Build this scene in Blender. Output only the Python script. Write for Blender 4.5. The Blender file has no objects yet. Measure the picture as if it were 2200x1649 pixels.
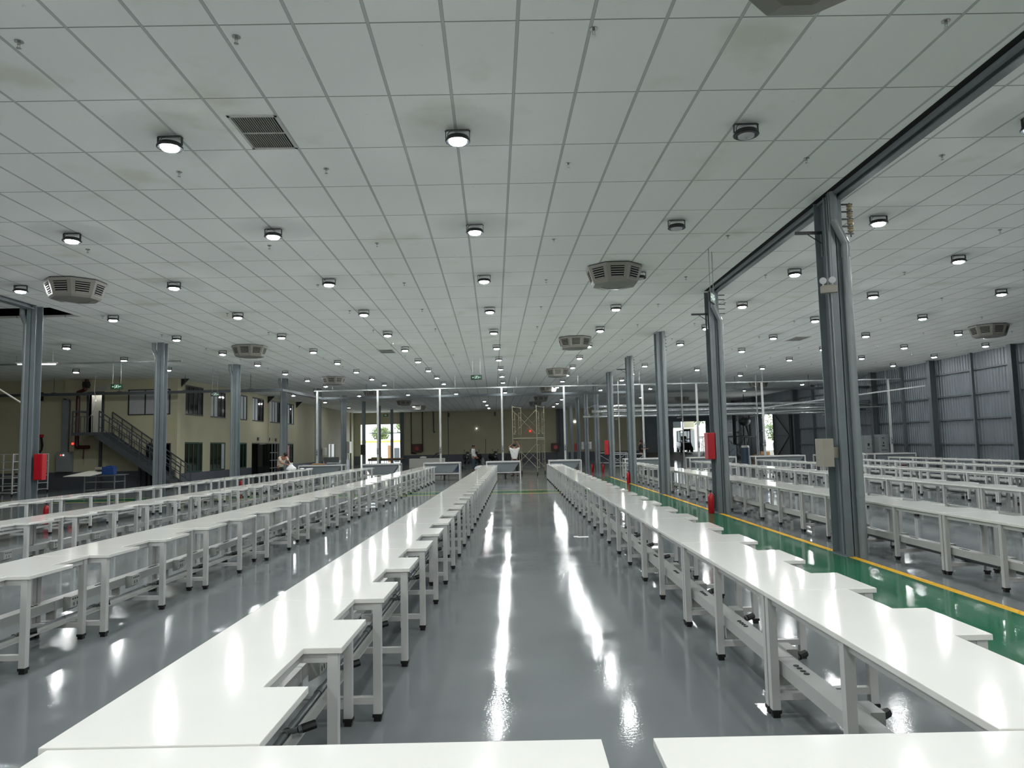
import bpy, bmesh, math, random
from mathutils import Vector, Matrix
random.seed(7)
SC = bpy.context.scene
COL = SC.collection
# ------------------------------------------------------------------ camera
EYE = 1.62                     # camera height above the floor
CEIL = 5.11                    # ceiling height
ROWS = ((0.99977372, 0.00383253, -0.02092414),      # camera right
        (0.0211722, -0.08399636, 0.99624111),       # camera up
        (-0.00206058, 0.99645869, 0.08405849))      # viewing direction
cam_d = bpy.data.cameras.new('camera'); cam = bpy.data.objects.new('camera', cam_d); COL.objects.link(cam)
r_, u_, f_ = [Vector(v).normalized() for v in ROWS]
cam.matrix_world = Matrix(((r_.x, u_.x, -f_.x, 0), (r_.y, u_.y, -f_.y, 0), (r_.z, u_.z, -f_.z, EYE), (0, 0, 0, 1)))
cam_d.sensor_width = 36; cam_d.lens = 1560 / 2200 * 36; cam_d.clip_end = 400; cam_d.clip_start = .05
SC.camera = cam

def proj(p):
    d = Vector(p) - Vector((0, 0, EYE)); z = d.dot(f_)
    if z < .05: return (-9999, -9999)
    return (1100 + 1560 * d.dot(r_) / z, 824.5 - 1560 * d.dot(u_) / z)
def seen(p, m=40):
    x, y = proj(p); return -m < x < 2200 + m and -m < y < 1649 + m

# ------------------------------------------------------------------ world, exposure
W = bpy.data.worlds.new('world'); SC.world = W; W.use_nodes = True
bg = W.node_tree.nodes['Background']; bg.inputs[0].default_value = (.86, .94, 1, 1); bg.inputs[1].default_value = 4.8
SC.view_settings.view_transform = 'Standard'; SC.view_settings.look = 'None'
SC.view_settings.gamma = 1; SC.view_settings.use_curve_mapping = False; SC.view_settings.exposure = 0.0
LAMP_POWER = 490.0

# ------------------------------------------------------------------ materials
def lin(h):
    c = [int(h[i:i + 2], 16) / 255 for i in (0, 2, 4)]
    return tuple(x / 12.92 if x <= .04045 else ((x + .055) / 1.055) ** 2.4 for x in c) + (1,)
MATS = {}
def mat(name, hexc, rough=.5, metal=0., emit=0., noise=0., nscale=8., bump=0., bscale=40., coat=0., spec=.5):
    m = bpy.data.materials.new(name); m.use_nodes = True; nt = m.node_tree; b = nt.nodes['Principled BSDF']
    c = lin(hexc)
    b.inputs['Base Color'].default_value = c; b.inputs['Roughness'].default_value = rough
    b.inputs['Metallic'].default_value = metal; b.inputs['Specular IOR Level'].default_value = spec
    b.inputs['Coat Weight'].default_value = coat
    if emit: b.inputs['Emission Color'].default_value = c; b.inputs['Emission Strength'].default_value = emit
    if noise or bump:
        tc = nt.nodes.new('ShaderNodeTexCoord')
        n = nt.nodes.new('ShaderNodeTexNoise'); n.inputs['Scale'].default_value = nscale; n.inputs['Detail'].default_value = 5
        nt.links.new(tc.outputs['Object'], n.inputs['Vector'])
        if noise:
            r = nt.nodes.new('ShaderNodeValToRGB')
            r.color_ramp.elements[0].position = .3; r.color_ramp.elements[1].position = .7
            r.color_ramp.elements[0].color = tuple(x * (1 - noise) for x in c[:3]) + (1,)
            r.color_ramp.elements[1].color = tuple(min(1, x * (1 + noise * .5)) for x in c[:3]) + (1,)
            nt.links.new(n.outputs['Fac'], r.inputs[0]); nt.links.new(r.outputs[0], b.inputs['Base Color'])
        if bump:
            n2 = nt.nodes.new('ShaderNodeTexNoise'); n2.inputs['Scale'].default_value = bscale
            nt.links.new(tc.outputs['Object'], n2.inputs['Vector'])
            bp = nt.nodes.new('ShaderNodeBump'); bp.inputs['Strength'].default_value = bump; bp.inputs['Distance'].default_value = .02
            nt.links.new(n2.outputs['Fac'], bp.inputs['Height']); nt.links.new(bp.outputs[0], b.inputs['Normal'])
    MATS[name] = m
    return m
mat('laminate', 'DBDBD6', .085, noise=.03, nscale=2, bump=.01, bscale=3, spec=.2)
mat('white_steel', 'BABBB9', .35, noise=.04, nscale=5)
mat('black_rubber', '0B0B0C', .5, noise=.1)
mat('trunk_white', 'A9ABA8', .35, noise=.03)
mat('socket_dark', '2A2B2C', .5, noise=.05)
mat('pipe_grey', '5E6466', .35, noise=.08, nscale=10)
mat('column_paint', '697276', .38, noise=.12, nscale=3, bump=.05, bscale=9)
mat('beam_paint', '70767A', .4, noise=.12, nscale=3)
mat('downpipe', '777E80', .28, noise=.08, nscale=4)
mat('cream', 'A6A289', .75, noise=.06, nscale=.8)
mat('dado_grey', '4A4E56', .45, noise=.1, nscale=2)
mat('lamp_black', '14171A', .4, noise=.1)
mat('lamp_off', 'B9BABD', .25, noise=.12, nscale=60)
mat('lens', 'FFFFFF', .3, emit=LAMP_POWER)
MATS['lens'].node_tree.nodes['Principled BSDF'].inputs['Emission Color'].default_value = (.965, .985, .99, 1)
mat('diffuser_plastic', '807E77', .4, noise=.05, nscale=4)
mat('louver_plastic', 'A09F9A', .4, noise=.04)
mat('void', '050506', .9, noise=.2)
mat('chrome', 'B8B8B6', .22, metal=1, noise=.15, nscale=30)
mat('red_paint', 'A3121F', .3, noise=.12, nscale=6)
mat('dark_red', '3E0A0E', .4, noise=.15)
mat('corrugated', '666D72', .42, metal=.25, noise=.14, nscale=1.2)
mat('girt', '4A5053', .5, noise=.1)
mat('stair_steel', '3D4144', .5, noise=.1)
mat('grey_box', '7B8082', .45, noise=.06)
mat('beige_box', '8E8A80', .45, noise=.06)
mat('dark_frame', '17191A', .4, noise=.1)
mat('green_frame', '1D4A35', .4, noise=.1)
mat('dark_glass', '101414', .06, noise=.1, spec=.8)
mat('pale_lit_grey', 'A9B0B2', .5, noise=.1, nscale=2)  # pale grey; on window panes it paints in the lamp-lit rooms
mat('white_paint', 'D8D6CC', .6, noise=.04)
mat('pole_paint', 'A4A7A4', .5, noise=.06)
mat('tray_paint', '3C4245', .5, noise=.1)
mat('exit_green', '06301A', .5, emit=.3)
mat('exit_white', 'CFE9DC', .4, emit=.5)
mat('insulator', 'A89A7C', .3, noise=.1)
mat('galvanised', '8A8E8D', .4, metal=.5, noise=.12, nscale=6)
mat('silver_duct', 'D6DADB', .16, metal=.9, noise=.1, nscale=5)
mat('canvas_grey', '72797C', .6, noise=.07, nscale=2)
mat('yellow_frame', '9A967F', .35, metal=.5, noise=.15)
mat('blue_plastic', '1F3F7A', .4, noise=.1)
mat('drum_blue', '46586A', .45, noise=.12)
mat('skin', '8A5E48', .55, noise=.06)
mat('hair', '0C0A09', .5, noise=.2)
mat('shirt_white', 'C9C9C4', .8, noise=.06, nscale=12)
mat('shirt_cream', 'BEB2A0', .8, noise=.06, nscale=12)
mat('shirt_dark', '16171A', .8, noise=.1, nscale=12)
mat('jeans', '2D3F4C', .85, noise=.12, nscale=15)
mat('trousers_dark', '121316', .85, noise=.1)
mat('plastic_bag', 'D9DADA', .35, noise=.12, nscale=25)
mat('foliage', '6F7F4E', .7, noise=.35, nscale=6)
mat('bark', '4D3E30', .8, noise=.2)
mat('concrete_out', 'B7B4AB', .8, noise=.08)
mat('yard_wall', 'D9D7CF', .8, noise=.05)
mat('yellow_trim', 'C9B94A', .6, noise=.08)
mat('ramp', '6B665F', .6, noise=.15, nscale=1.5)
mat('cardboard', '8A6A45', .8, noise=.1)
mat('dark_machine', '141516', .45, noise=.2)
mat('red_dot', 'FF2A20', .4, emit=6)
mat('white_dot', 'F4FFF8', .4, emit=8)
mat('tube_light', 'FFFFFF', .4, emit=9)
mat('poster_grey', '9A9C9C', .5, noise=.06)
mat('reel_black', '0D0E10', .45, noise=.1)
mat('shelf_glass', '6D8584', .15, noise=.08)

def ceiling_material():
    m = bpy.data.materials.new('ceiling_tiles'); m.use_nodes = True; nt = m.node_tree; L = nt.links; N = nt.nodes.new
    b = nt.nodes['Principled BSDF']; b.inputs['Roughness'].default_value = .9; b.inputs['Specular IOR Level'].default_value = .1
    geo = N('ShaderNodeTexCoord'); sp = N('ShaderNodeSeparateXYZ'); L.new(geo.outputs['Object'], sp.inputs[0])
    def M(op, a, b_=None, c=None):
        n = N('ShaderNodeMath'); n.operation = op
        for i, v in enumerate((a, b_, c)):
            if v is None: continue
            if hasattr(v, 'links') or hasattr(v, 'is_linked'): L.new(v, n.inputs[i])
            else: n.inputs[i].default_value = v
        return n.outputs[0]
    x, y = sp.outputs[0], sp.outputs[1]
    u = M('DIVIDE', M('ADD', M('MULTIPLY_ADD', y, .0285, x), -.26), .618)
    v = M('DIVIDE', M('ADD', M('MULTIPLY_ADD', x, -.012, y), -TILE_V0), TILE_L)
    fu = M('ABSOLUTE', M('SUBTRACT', u, M('ROUND', u))); fv = M('ABSOLUTE', M('SUBTRACT', v, M('ROUND', v)))
    lu = M('LESS_THAN', fu, .0125 / .618); lue = M('LESS_THAN', fu, .0155 / .618); lv = M('LESS_THAN', fv, .0075 / TILE_L)
    cb = N('ShaderNodeCombineXYZ'); L.new(M('FLOOR', u), cb.inputs[0]); L.new(M('FLOOR', v), cb.inputs[1])
    wn = N('ShaderNodeTexWhiteNoise'); wn.noise_dimensions = '2D'; L.new(cb.outputs[0], wn.inputs['Vector'])
    tile = N('ShaderNodeMix'); tile.data_type = 'RGBA'
    tile.inputs[6].default_value = lin('F8FAF7'); tile.inputs[7].default_value = lin('FCFDFB'); L.new(wn.outputs[0], tile.inputs[0])
    # tile stains
    n1 = N('ShaderNodeTexNoise'); n1.inputs['Scale'].default_value = .9; n1.inputs['Detail'].default_value = 6
    L.new(geo.outputs['Object'], n1.inputs['Vector'])
    rr = N('ShaderNodeValToRGB'); rr.color_ramp.elements[0].position = .60; rr.color_ramp.elements[1].position = .74; L.new(n1.outputs[0], rr.inputs[0])
    st = N('ShaderNodeMix'); st.data_type = 'RGBA'; st.inputs[7].default_value = lin('DCDCCC'); L.new(tile.outputs[2], st.inputs[6])
    L.new(M('MULTIPLY', rr.outputs[0], .55), st.inputs[0])
    n2 = N('ShaderNodeTexNoise'); n2.inputs['Scale'].default_value = 7; n2.inputs['Detail'].default_value = 8; n2.inputs['Roughness'].default_value = .7
    L.new(geo.outputs['Object'], n2.inputs['Vector'])
    r2 = N('ShaderNodeValToRGB'); r2.color_ramp.elements[0].position = .66; r2.color_ramp.elements[1].position = .74; L.new(n2.outputs[0], r2.inputs[0])
    s2 = N('ShaderNodeMix'); s2.data_type = 'RGBA'; s2.inputs[7].default_value = lin('B9B9B0'); L.new(st.outputs[2], s2.inputs[6])
    L.new(M('MULTIPLY', r2.outputs[0], .5), s2.inputs[0])
    a = N('ShaderNodeMix'); a.data_type = 'RGBA'; a.inputs[7].default_value = lin('9A9E9C'); L.new(s2.outputs[2], a.inputs[6]); L.new(M('MAXIMUM', lue, lv), a.inputs[0])
    c = N('ShaderNodeMix'); c.data_type = 'RGBA'; c.inputs[7].default_value = lin('C6CAC8'); L.new(a.outputs[2], c.inputs[6]); L.new(lu, c.inputs[0])
    L.new(c.outputs[2], b.inputs['Base Color'])
    return m
TILE_V0 = 5.72; TILE_L = 1.248
MATS['ceiling'] = ceiling_material()

def floor_material(name, hexc, hex2, rough=.045):
    m = bpy.data.materials.new(name); m.use_nodes = True; nt = m.node_tree; L = nt.links; N = nt.nodes.new
    b = nt.nodes['Principled BSDF']
    tc = N('ShaderNodeTexCoord')
    n = N('ShaderNodeTexNoise'); n.inputs['Scale'].default_value = .35; n.inputs['Detail'].default_value = 6; L.new(tc.outputs['Object'], n.inputs['Vector'])
    r = N('ShaderNodeValToRGB'); r.color_ramp.elements[0].position = .35; r.color_ramp.elements[1].position = .65
    r.color_ramp.elements[0].color = lin(hexc); r.color_ramp.elements[1].color = lin(hex2)
    L.new(n.outputs[0], r.inputs[0]); L.new(r.outputs[0], b.inputs['Base Color'])
    n3 = N('ShaderNodeTexNoise'); n3.inputs['Scale'].default_value = 1.1; n3.inputs['Detail'].default_value = 4; L.new(tc.outputs['Object'], n3.inputs['Vector'])
    mr = N('ShaderNodeMapRange'); mr.inputs[3].default_value = rough * .6; mr.inputs[4].default_value = rough * 1.6; L.new(n3.outputs[0], mr.inputs[0])
    # orange-peel gloss: fine glossy specks between duller coating
    nf = N('ShaderNodeTexNoise'); nf.inputs['Scale'].default_value = 75; nf.inputs['Detail'].default_value = 2; L.new(tc.outputs['Object'], nf.inputs['Vector'])
    ng = N('ShaderNodeTexNoise'); ng.inputs['Scale'].default_value = 1.7; ng.inputs['Detail'].default_value = 3; L.new(tc.outputs['Object'], ng.inputs['Vector'])
    sm = N('ShaderNodeMath'); sm.operation = 'ADD'; L.new(nf.outputs[0], sm.inputs[0]); L.new(ng.outputs[0], sm.inputs[1])
    mg = N('ShaderNodeMapRange'); mg.inputs[1].default_value = .98; mg.inputs[2].default_value = 1.16; mg.inputs[3].default_value = .0; mg.inputs[4].default_value = .10; L.new(sm.outputs[0], mg.inputs[0])
    sg = N('ShaderNodeMath'); sg.operation = 'ADD'; L.new(mr.outputs[0], sg.inputs[0]); L.new(mg.outputs[0], sg.inputs[1])
    L.new(sg.outputs[0], b.inputs['Roughness'])
    mp = N('ShaderNodeMapping'); mp.inputs['Scale'].default_value = (1, 1, 1); L.new(tc.outputs['Object'], mp.inputs[0])
    n2 = N('ShaderNodeTexNoise'); n2.inputs['Scale'].default_value = 55; n2.inputs['Detail'].default_value = 2.5; L.new(mp.outputs[0], n2.inputs['Vector'])
    n4 = N('ShaderNodeTexNoise'); n4.inputs['Scale'].default_value = 2.6; n4.inputs['Detail'].default_value = 1; L.new(mp.outputs[0], n4.inputs['Vector'])
    ad = N('ShaderNodeMath'); ad.operation = 'MULTIPLY_ADD'; ad.inputs[1].default_value = 1.2; L.new(n4.outputs[0], ad.inputs[0]); L.new(n2.outputs[0], ad.inputs[2])
    bp = N('ShaderNodeBump'); bp.inputs['Distance'].default_value = .0035
    n5 = N('ShaderNodeTexNoise'); n5.inputs['Scale'].default_value = .8; n5.inputs['Detail'].default_value = 3; L.new(tc.outputs['Object'], n5.inputs['Vector'])
    m5 = N('ShaderNodeMapRange'); m5.inputs[1].default_value = .35; m5.inputs[2].default_value = .65; m5.inputs[3].default_value = .04; m5.inputs[4].default_value = .19
    L.new(n5.outputs[0], m5.inputs[0]); L.new(m5.outputs[0], bp.inputs['Strength'])
    L.new(ad.outputs[0], bp.inputs['Height']); L.new(bp.outputs[0], b.inputs['Normal'])
    b.inputs['Specular IOR Level'].default_value = .11
    MATS[name] = m
floor_material('floor_grey', '65696B', '707576')
floor_material('floor_green', '1F5A40', '266448')
floor_material('floor_yellow', 'E0A81C', 'E8B42A', .25)

# ------------------------------------------------------------------ mesh helpers
class MB:
    """collects shapes, then becomes ONE mesh object"""
    def __init__(s): s.v = []; s.f = []; s.m = []; s.mats = []; s.cur = 0
    def use(s, name):
        if name not in s.mats: s.mats.append(name)
        s.cur = s.mats.index(name); return s
    def add(s, vs, fs):
        o = len(s.v); s.v += [tuple(v) for v in vs]
        for f in fs: s.f.append([o + i for i in f]); s.m.append(s.cur)
        return s
    def box(s, x0, x1, y0, y1, z0, z1, mtx=None):
        vs = [Vector((x, y, z)) for z in (z0, z1) for y in (y0, y1) for x in (x0, x1)]
        if mtx: vs = [mtx @ v for v in vs]
        return s.add(vs, [(0, 2, 3, 1), (4, 5, 7, 6), (0, 1, 5, 4), (2, 6, 7, 3), (0, 4, 6, 2), (1, 3, 7, 5)])
    def cyl(s, a, b, r0, r1=None, n=12, caps=True):
        a, b = Vector(a), Vector(b); r1 = r0 if r1 is None else r1
        d = (b - a).normalized(); t = Vector((0, 0, 1)) if abs(d.z) < .9 else Vector((1, 0, 0))
        p = d.cross(t).normalized(); q = d.cross(p)
        vs = []
        for c, r in ((a, r0), (b, r1)):
            for i in range(n):
                an = 2 * math.pi * i / n; vs.append(c + p * math.cos(an) * r + q * math.sin(an) * r)
        fs = [(i, (i + 1) % n, n + (i + 1) % n, n + i) for i in range(n)]
        if caps: fs += [tuple(range(n - 1, -1, -1)), tuple(range(n, 2 * n))]
        return s.add(vs, fs)
    def tube(s, pts, r, n=8):
        for a, b in zip(pts, pts[1:]): s.cyl(a, b, r, n=n)
        for p in pts[1:-1]: s.ball(p, r * 1.02, 6, 4)
        return s
    def bar(s, a, b, w, h=None):
        """square bar between two points"""
        a, b = Vector(a), Vector(b); h = h or w
        d = (b - a).normalized(); t = Vector((0, 0, 1)) if abs(d.z) < .95 else Vector((0, 1, 0))
        p = d.cross(t).normalized(); q = p.cross(d)
        vs = []
        for c in (a, b):
            for i, j in ((-1, -1), (1, -1), (1, 1), (-1, 1)): vs.append(c + p * i * w / 2 + q * j * h / 2)
        return s.add(vs, [(3, 2, 1, 0), (4, 5, 6, 7), (0, 1, 5, 4), (1, 2, 6, 5), (2, 3, 7, 6), (3, 0, 4, 7)])
    def ball(s, c, r, n=10, k=6, sc=(1, 1, 1)):
        c = Vector(c); vs = [c + Vector((0, 0, r * sc[2]))]
        for j in range(1, k):
            th = math.pi * j / k
            for i in range(n):
                ph = 2 * math.pi * i / n
                vs.append(c + Vector((r * sc[0] * math.sin(th) * math.cos(ph), r * sc[1] * math.sin(th) * math.sin(ph), r * sc[2] * math.cos(th))))
        vs.append(c - Vector((0, 0, r * sc[2])))
        fs = [(0, 1 + i, 1 + (i + 1) % n) for i in range(n)]
        for j in range(k - 2):
            for i in range(n):
                a = 1 + j * n + i; b = 1 + j * n + (i + 1) % n; fs.append((a, a + n, b + n, b))
        o = 1 + (k - 2) * n; e = len(vs) - 1
        fs += [(e, o + (i + 1) % n, o + i) for i in range(n)]
        return s.add(vs, fs)
    def prism(s, poly, z0, z1):
        n = len(poly); vs = [(x, y, z0) for x, y in poly] + [(x, y, z1) for x, y in poly]
        return s.add(vs, [tuple(range(n - 1, -1, -1)), tuple(range(n, 2 * n))] + [(i, (i + 1) % n, n + (i + 1) % n, n + i) for i in range(n)])
    def loft(s, rings, caps=True):
        n = len(rings[0]); vs = [p for r in rings for p in r]; fs = []
        for k in range(len(rings) - 1):
            for i in range(n): fs.append((k * n + i, k * n + (i + 1) % n, (k + 1) * n + (i + 1) % n, (k + 1) * n + i))
        if caps: fs += [tuple(range(n - 1, -1, -1)), tuple(range((len(rings) - 1) * n, len(rings) * n))]
        return s.add(vs, fs)
    def mesh(s, name, smooth=False, bevel=0):
        me = bpy.data.meshes.new(name); me.from_pydata([tuple(v) for v in s.v], [], s.f)
        for n in s.mats: me.materials.append(MATS[n])
        me.polygons.foreach_set('material_index', s.m)
        bm = bmesh.new(); bm.from_mesh(me); bmesh.ops.recalc_face_normals(bm, faces=bm.faces)
        if bevel:
            bmesh.ops.bevel(bm, geom=[e for e in bm.edges if e.calc_face_angle(0) > .5], offset=bevel, segments=2, affect='EDGES', profile=.6)
        bm.to_mesh(me); bm.free()
        if smooth:
            me.polygons.foreach_set('use_smooth', [True] * len(me.polygons))
            try: me.set_sharp_from_angle(angle=math.radians(40))
            except Exception: pass
        me.update(); return me
    def obj(s, name, parent=None, smooth=False, bevel=0, loc=None):
        o = bpy.data.objects.new(name, s.mesh(name, smooth, bevel)); COL.objects.link(o)
        if parent: o.parent = parent
        if loc: o.location = loc
        return o
def M(m): return MB().use(m)
def tag(o, label, cat, group=None, kind=None):
    o['label'] = label; o['category'] = cat
    if group: o['group'] = group
    if kind: o['kind'] = kind
    return o
def thing(name, label, cat, loc=(0, 0, 0), rz=0, group=None):
    o = bpy.data.objects.new(name, None); COL.objects.link(o); o.location = loc; o.rotation_euler = (0, 0, rz)
    o.empty_display_size = .1
    return tag(o, label, cat, group)
def struct(o, label=None):
    o['kind'] = 'structure'
    if label: o['label'] = label
    return o
def kids(o): return [c for c in o.children]
def copy_tree(o, parent=None):
    c = o.copy(); COL.objects.link(c); c.parent = parent
    for ch in kids(o): copy_tree(ch, c)
    return c
class Proto:
    """first use hands out the prototype itself, later uses hand out copies"""
    def __init__(s, root): s.root = root; s.used = False
    def at(s, loc, rz=0, label=None, group=None, name=None):
        if not s.used: s.used = True; o = s.root
        else: o = copy_tree(s.root)
        o.location = loc; o.rotation_euler = (0, 0, rz)
        if label: o['label'] = label
        if group: o['group'] = group
        return o
    def end(s):
        if not s.used:
            for c in list(s.root.children_recursive): bpy.data.objects.remove(c)
            bpy.data.objects.remove(s.root)
ORD = ['first', 'second', 'third', 'fourth', 'fifth', 'sixth', 'seventh', 'eighth', 'ninth', 'tenth', 'eleventh', 'twelfth', 'thirteenth',
       'fourteenth', 'fifteenth', 'sixteenth', 'seventeenth', 'eighteenth', 'nineteenth', 'twentieth']
XL, XR, YB, YF = -26.0, 19.55, -10.0, 72.0     # hall outline; the office block takes the corner X<-15.9, Y>34
XO, YO = -15.9, 34.0
# ================================================================== SETTING
# floor
struct(M('floor_grey').box(XL, XR, YB, YF, -.2, 0).obj('floor'))
m = M('floor_green').box(3.3, 4.53, YB, 35.4, 0, .003).box(XL, 3.3, 24.75, 26.3, 0, .003)
struct(m.obj('trim_1'))
m = M('floor_yellow').box(4.53, 4.63, YB, 35.4, 0, .004)
struct(m.obj('trim_2'))
m = M('yellow_trim').box(XL, 3.3, 24.68, 24.74, 0, .0035).box(XL, 3.3, 26.31, 26.37, 0, .0035)
struct(m.obj('trim_3'))
# ceiling with a missing strip of boards at the left
HX0, HX1, HY0, HY1 = -14.2, -10.98, 17.0, 18.25
m = M('ceiling')
m.box(XL, XR, YB, HY0, CEIL, CEIL + .06).box(XL, XR, HY1, YF, CEIL, CEIL + .06)
m.box(XL, HX0, HY0, HY1, CEIL, CEIL + .06).box(HX1, XR, HY0, HY1, CEIL, CEIL + .06)
m.use('void').box(HX0 - .4, HX1 + .4, HY0 - .4, HY1 + .4, CEIL + .9, CEIL + .95)
for a in ((HX0 - .4, HX0 - .35, HY0 - .4, HY1 + .4), (HX1 + .35, HX1 + .4, HY0 - .4, HY1 + .4), (HX0 - .4, HX1 + .4, HY0 - .4, HY0 - .35), (HX0 - .4, HX1 + .4, HY1 + .35, HY1 + .4)):
    m.box(*a, CEIL + .06, CEIL + .9)
struct(m.obj('ceiling'))
# walls
m = M('cream').box(XL - .2, XL, YB, YO + .2, 0, CEIL + .06)
struct(m.obj('wall_left'))
m = M('cream').box(XL, XR + .2, YB - .2, YB, 0, CEIL + .06)
struct(m.obj('wall_back'))
DADO = .62
def wall_front_piece(m, x0, x1, z0, z1, y=YO):            # facing the camera
    m.box(x0, x1, y, y + .2, z0, z1)
# office block front (faces the camera) with doorway, landing door and window openings
DX = ((-17.23, -16.08, 0, 2.06),)                          # dark doorway
LX0, LX1, LZ0, LZ1 = -19.95, -19.25, 2.64, 4.5            # landing door
m = M('cream')
wall_front_piece(m, XL, LX0, 0, CEIL); wall_front_piece(m, LX1, -17.23, 0, CEIL)
wall_front_piece(m, LX0, LX1, 0, LZ0); wall_front_piece(m, LX0, LX1, LZ1, CEIL)
wall_front_piece(m, -17.23, -16.08, 2.06, CEIL); wall_front_piece(m, -16.08, XO, 0, CEIL)
m.box(-23.0, -22.6, YO - .12, YO, 0, CEIL)                  # pilaster behind the near column
m.box(-21.05, -20.55, YO - .1, YO, 1.76, CEIL)
m.use('dado_grey')
m.box(XL, -17.23, YO - .012, YO, 0, .80); m.box(-16.08, XO + .012, YO - .012, YO, 0, .80)
struct(m.obj('wall_office_front'))
# office block side (runs away from the camera)
UP = [(35.05, 37.08), (37.98, 39.98), (41.2, 43.2), (44.05, 46.1), (47.25, 49.3), (50.5, 52.4)]
LOW = [(35.05, 37.08), (37.98, 40.0), (41.2, 43.2), (44.0, 49.2), (50.6, 52.3), (62.3, 64.4)]
m = M('cream')
def side(y0, y1, z0, z1): m.box(XO - .2, XO, y0, y1, z0, z1)
side(YO + .2, YF, 4.88, CEIL); side(YO + .2, YF, 2.1, 3.42)
last = YO + .2
for a, b in UP: side(last, a, 3.42, 4.88); last = b
side(last, YF, 3.42, 4.88)
last = YO + .2
for a, b in LOW:
    side(last, a, 0, 2.1); last = b
    if b - a < 4: side(a, b, 0, DADO)
side(last, YF, 0, 2.1)
m.box(XO, XO + .10, YO + .01, YO + .35, 0, CEIL); m.box(XO, XO + .06, 46.9, 47.1, 2.1, CEIL); m.box(XO, XO + .14, 70.3, 70.9, 0, CEIL)
m.use('dado_grey'); last = YO
for a, b in LOW:
    if b - a > 4: m.box(XO, XO + .012, last, a, 0, DADO); last = b
m.box(XO, XO + .012, last, 70.3, 0, DADO)
struct(m.obj('wall_office_side'))
# far wall: gate opening at the left, cream panels, and the open bay at the right end
GX0, GX1, GZ = -15.25, -11.25, 3.95
m = M('cream').box(XO, GX0, YF, YF + .25, 0, CEIL).box(GX0, GX1, YF, YF + .25, GZ, CEIL).box(GX1, 12.9, YF, YF + .25, 0, CEIL)
m.use('dado_grey').box(XO, GX0, YF - .012, YF, 0, .85).box(GX1, 12.9, YF - .012, YF, 0, .85)
m.use('girt').box(GX1 - .05, GX1 + .28, YF - .2, YF, 0, CEIL).box(-6.6, -6.52, YF - .01, YF, .85, CEIL).box(4.15, 4.85, YF - .25, YF, 0, CEIL).box(12.6, 12.9, YF - .3, YF, 0, CEIL)
m.use('corrugated').box(12.9, 15.7, YF, YF + .1, 0, CEIL).box(15.7, 18.9, YF, YF + .1, 3.6, CEIL).box(18.9, XR, YF, YF + .1, 0, CEIL)
struct(m.obj('wall_far'))
# right wall: ribbed steel sheet with a door opening
def ribbed(m, y0, y1, z0, z1, x=XR):
    n = int((y1 - y0) / .19); st = (y1 - y0) / n
    for i in range(n):
        y = y0 + i * st
        m.add([(x, y, z0), (x - .0, y + st * .55, z0), (x - .028, y + st * .65, z0), (x - .028, y + st * .9, z0), (x, y + st, z0),
               (x, y, z1), (x - .0, y + st * .55, z1), (x - .028, y + st * .65, z1), (x - .028, y + st * .9, z1), (x, y + st, z1)],
              [(0, 1, 6, 5), (1, 2, 7, 6), (2, 3, 8, 7), (3, 4, 9, 8)])
OY0, OY1, OZ = 53.6, 57.2, 3.75
m = M('corrugated')
ribbed(m, YB, OY0, 0, CEIL); ribbed(m, OY1, YF, 0, CEIL); ribbed(m, OY0, OY1, OZ, CEIL)
m.box(XR + .002, XR + .1, YB, OY0, 0, CEIL).box(XR + .002, XR + .1, OY1, YF, 0, CEIL).box(XR + .002, XR + .1, OY0, OY1, OZ, CEIL)
struct(m.obj('wall_right'))
m = M('girt')
for z in (1.28, 2.34, 3.38, 4.40):
    m.box(XR - .13, XR - .03, YB, OY0, z - .035, z + .035).box(XR - .13, XR - .03, OY1, YF, z - .035, z + .035)
struct(m.obj('trim_4'))
# raised threshold in the open bay
m = M('ramp').add([(12.9, 63, 0), (XR, 63, 0), (XR, YF, .62), (12.9, YF, .62), (12.9, YF, 0), (XR, YF, 0)], [(0, 1, 2, 3), (0, 3, 4), (1, 5, 2), (3, 2, 5, 4), (0, 4, 5, 1)])
struct(m.obj('floor_ramp'))
# outdoors
m = M('concrete_out').box(-60, 70, YF + .25, 170, -.3, -.05).box(12.9, 30, 90, 120, -.05, .62).box(XR + .1, 70, 20, YF + .25, -.3, -.05).box(12.9, 30, YF + .1, 88, -.04, .62)
struct(m.obj('ground'))

# ------------------------------------------------------------------ windows and doors of the office block
def window(n, y0, y1, z0, z1, frame, bars, mats):
    f = M(frame); w = .05
    x = XO - .03
    f.box(x - .05, x + .02, y0, y1, z0, z0 + w).box(x - .05, x + .02, y0, y1, z1 - w, z1)
    f.box(x - .05, x + .02, y0, y0 + w, z0 + w, z1 - w).box(x - .05, x + .02, y1 - w, y1, z0 + w, z1 - w)
    for k in range(1, bars):
        y = y0 + (y1 - y0) * k / bars; f.box(x - .04, x + .01, y - .025, y + .025, z0 + w, z1 - w)
    o = struct(f.obj('window_%d' % n))
    for k in range(bars):
        a = y0 + (y1 - y0) * k / bars; b = y0 + (y1 - y0) * (k + 1) / bars
        M(mats[k % len(mats)]).box(x - .022, x - .014, a + .026, b - .026, z0 + w, z1 - w).obj('pane', o)
    return o
G, Pale = 'dark_glass', 'pale_lit_grey'  # pale panes carry the glow of the rooms behind as plain colour
sets = [(G,), (Pale, Pale, G, G), (Pale, G, Pale, Pale), (Pale, Pale, G, G), (Pale, Pale, Pale, G), (Pale, Pale, G)]
for i, (a, b) in enumerate(UP): window(i + 1, a, b, 3.44, 4.86, 'dark_frame', 4, sets[i])
k = 7
for (a, b), st in zip([LOW[0], LOW[1], LOW[2], LOW[4], LOW[5]], [(G,), (G, G, G, Pale), (G,), (G,), (G, Pale, G)]):
    window(k, a, b, DADO + .02, 2.08, 'green_frame', 4, st); k += 1
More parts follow.
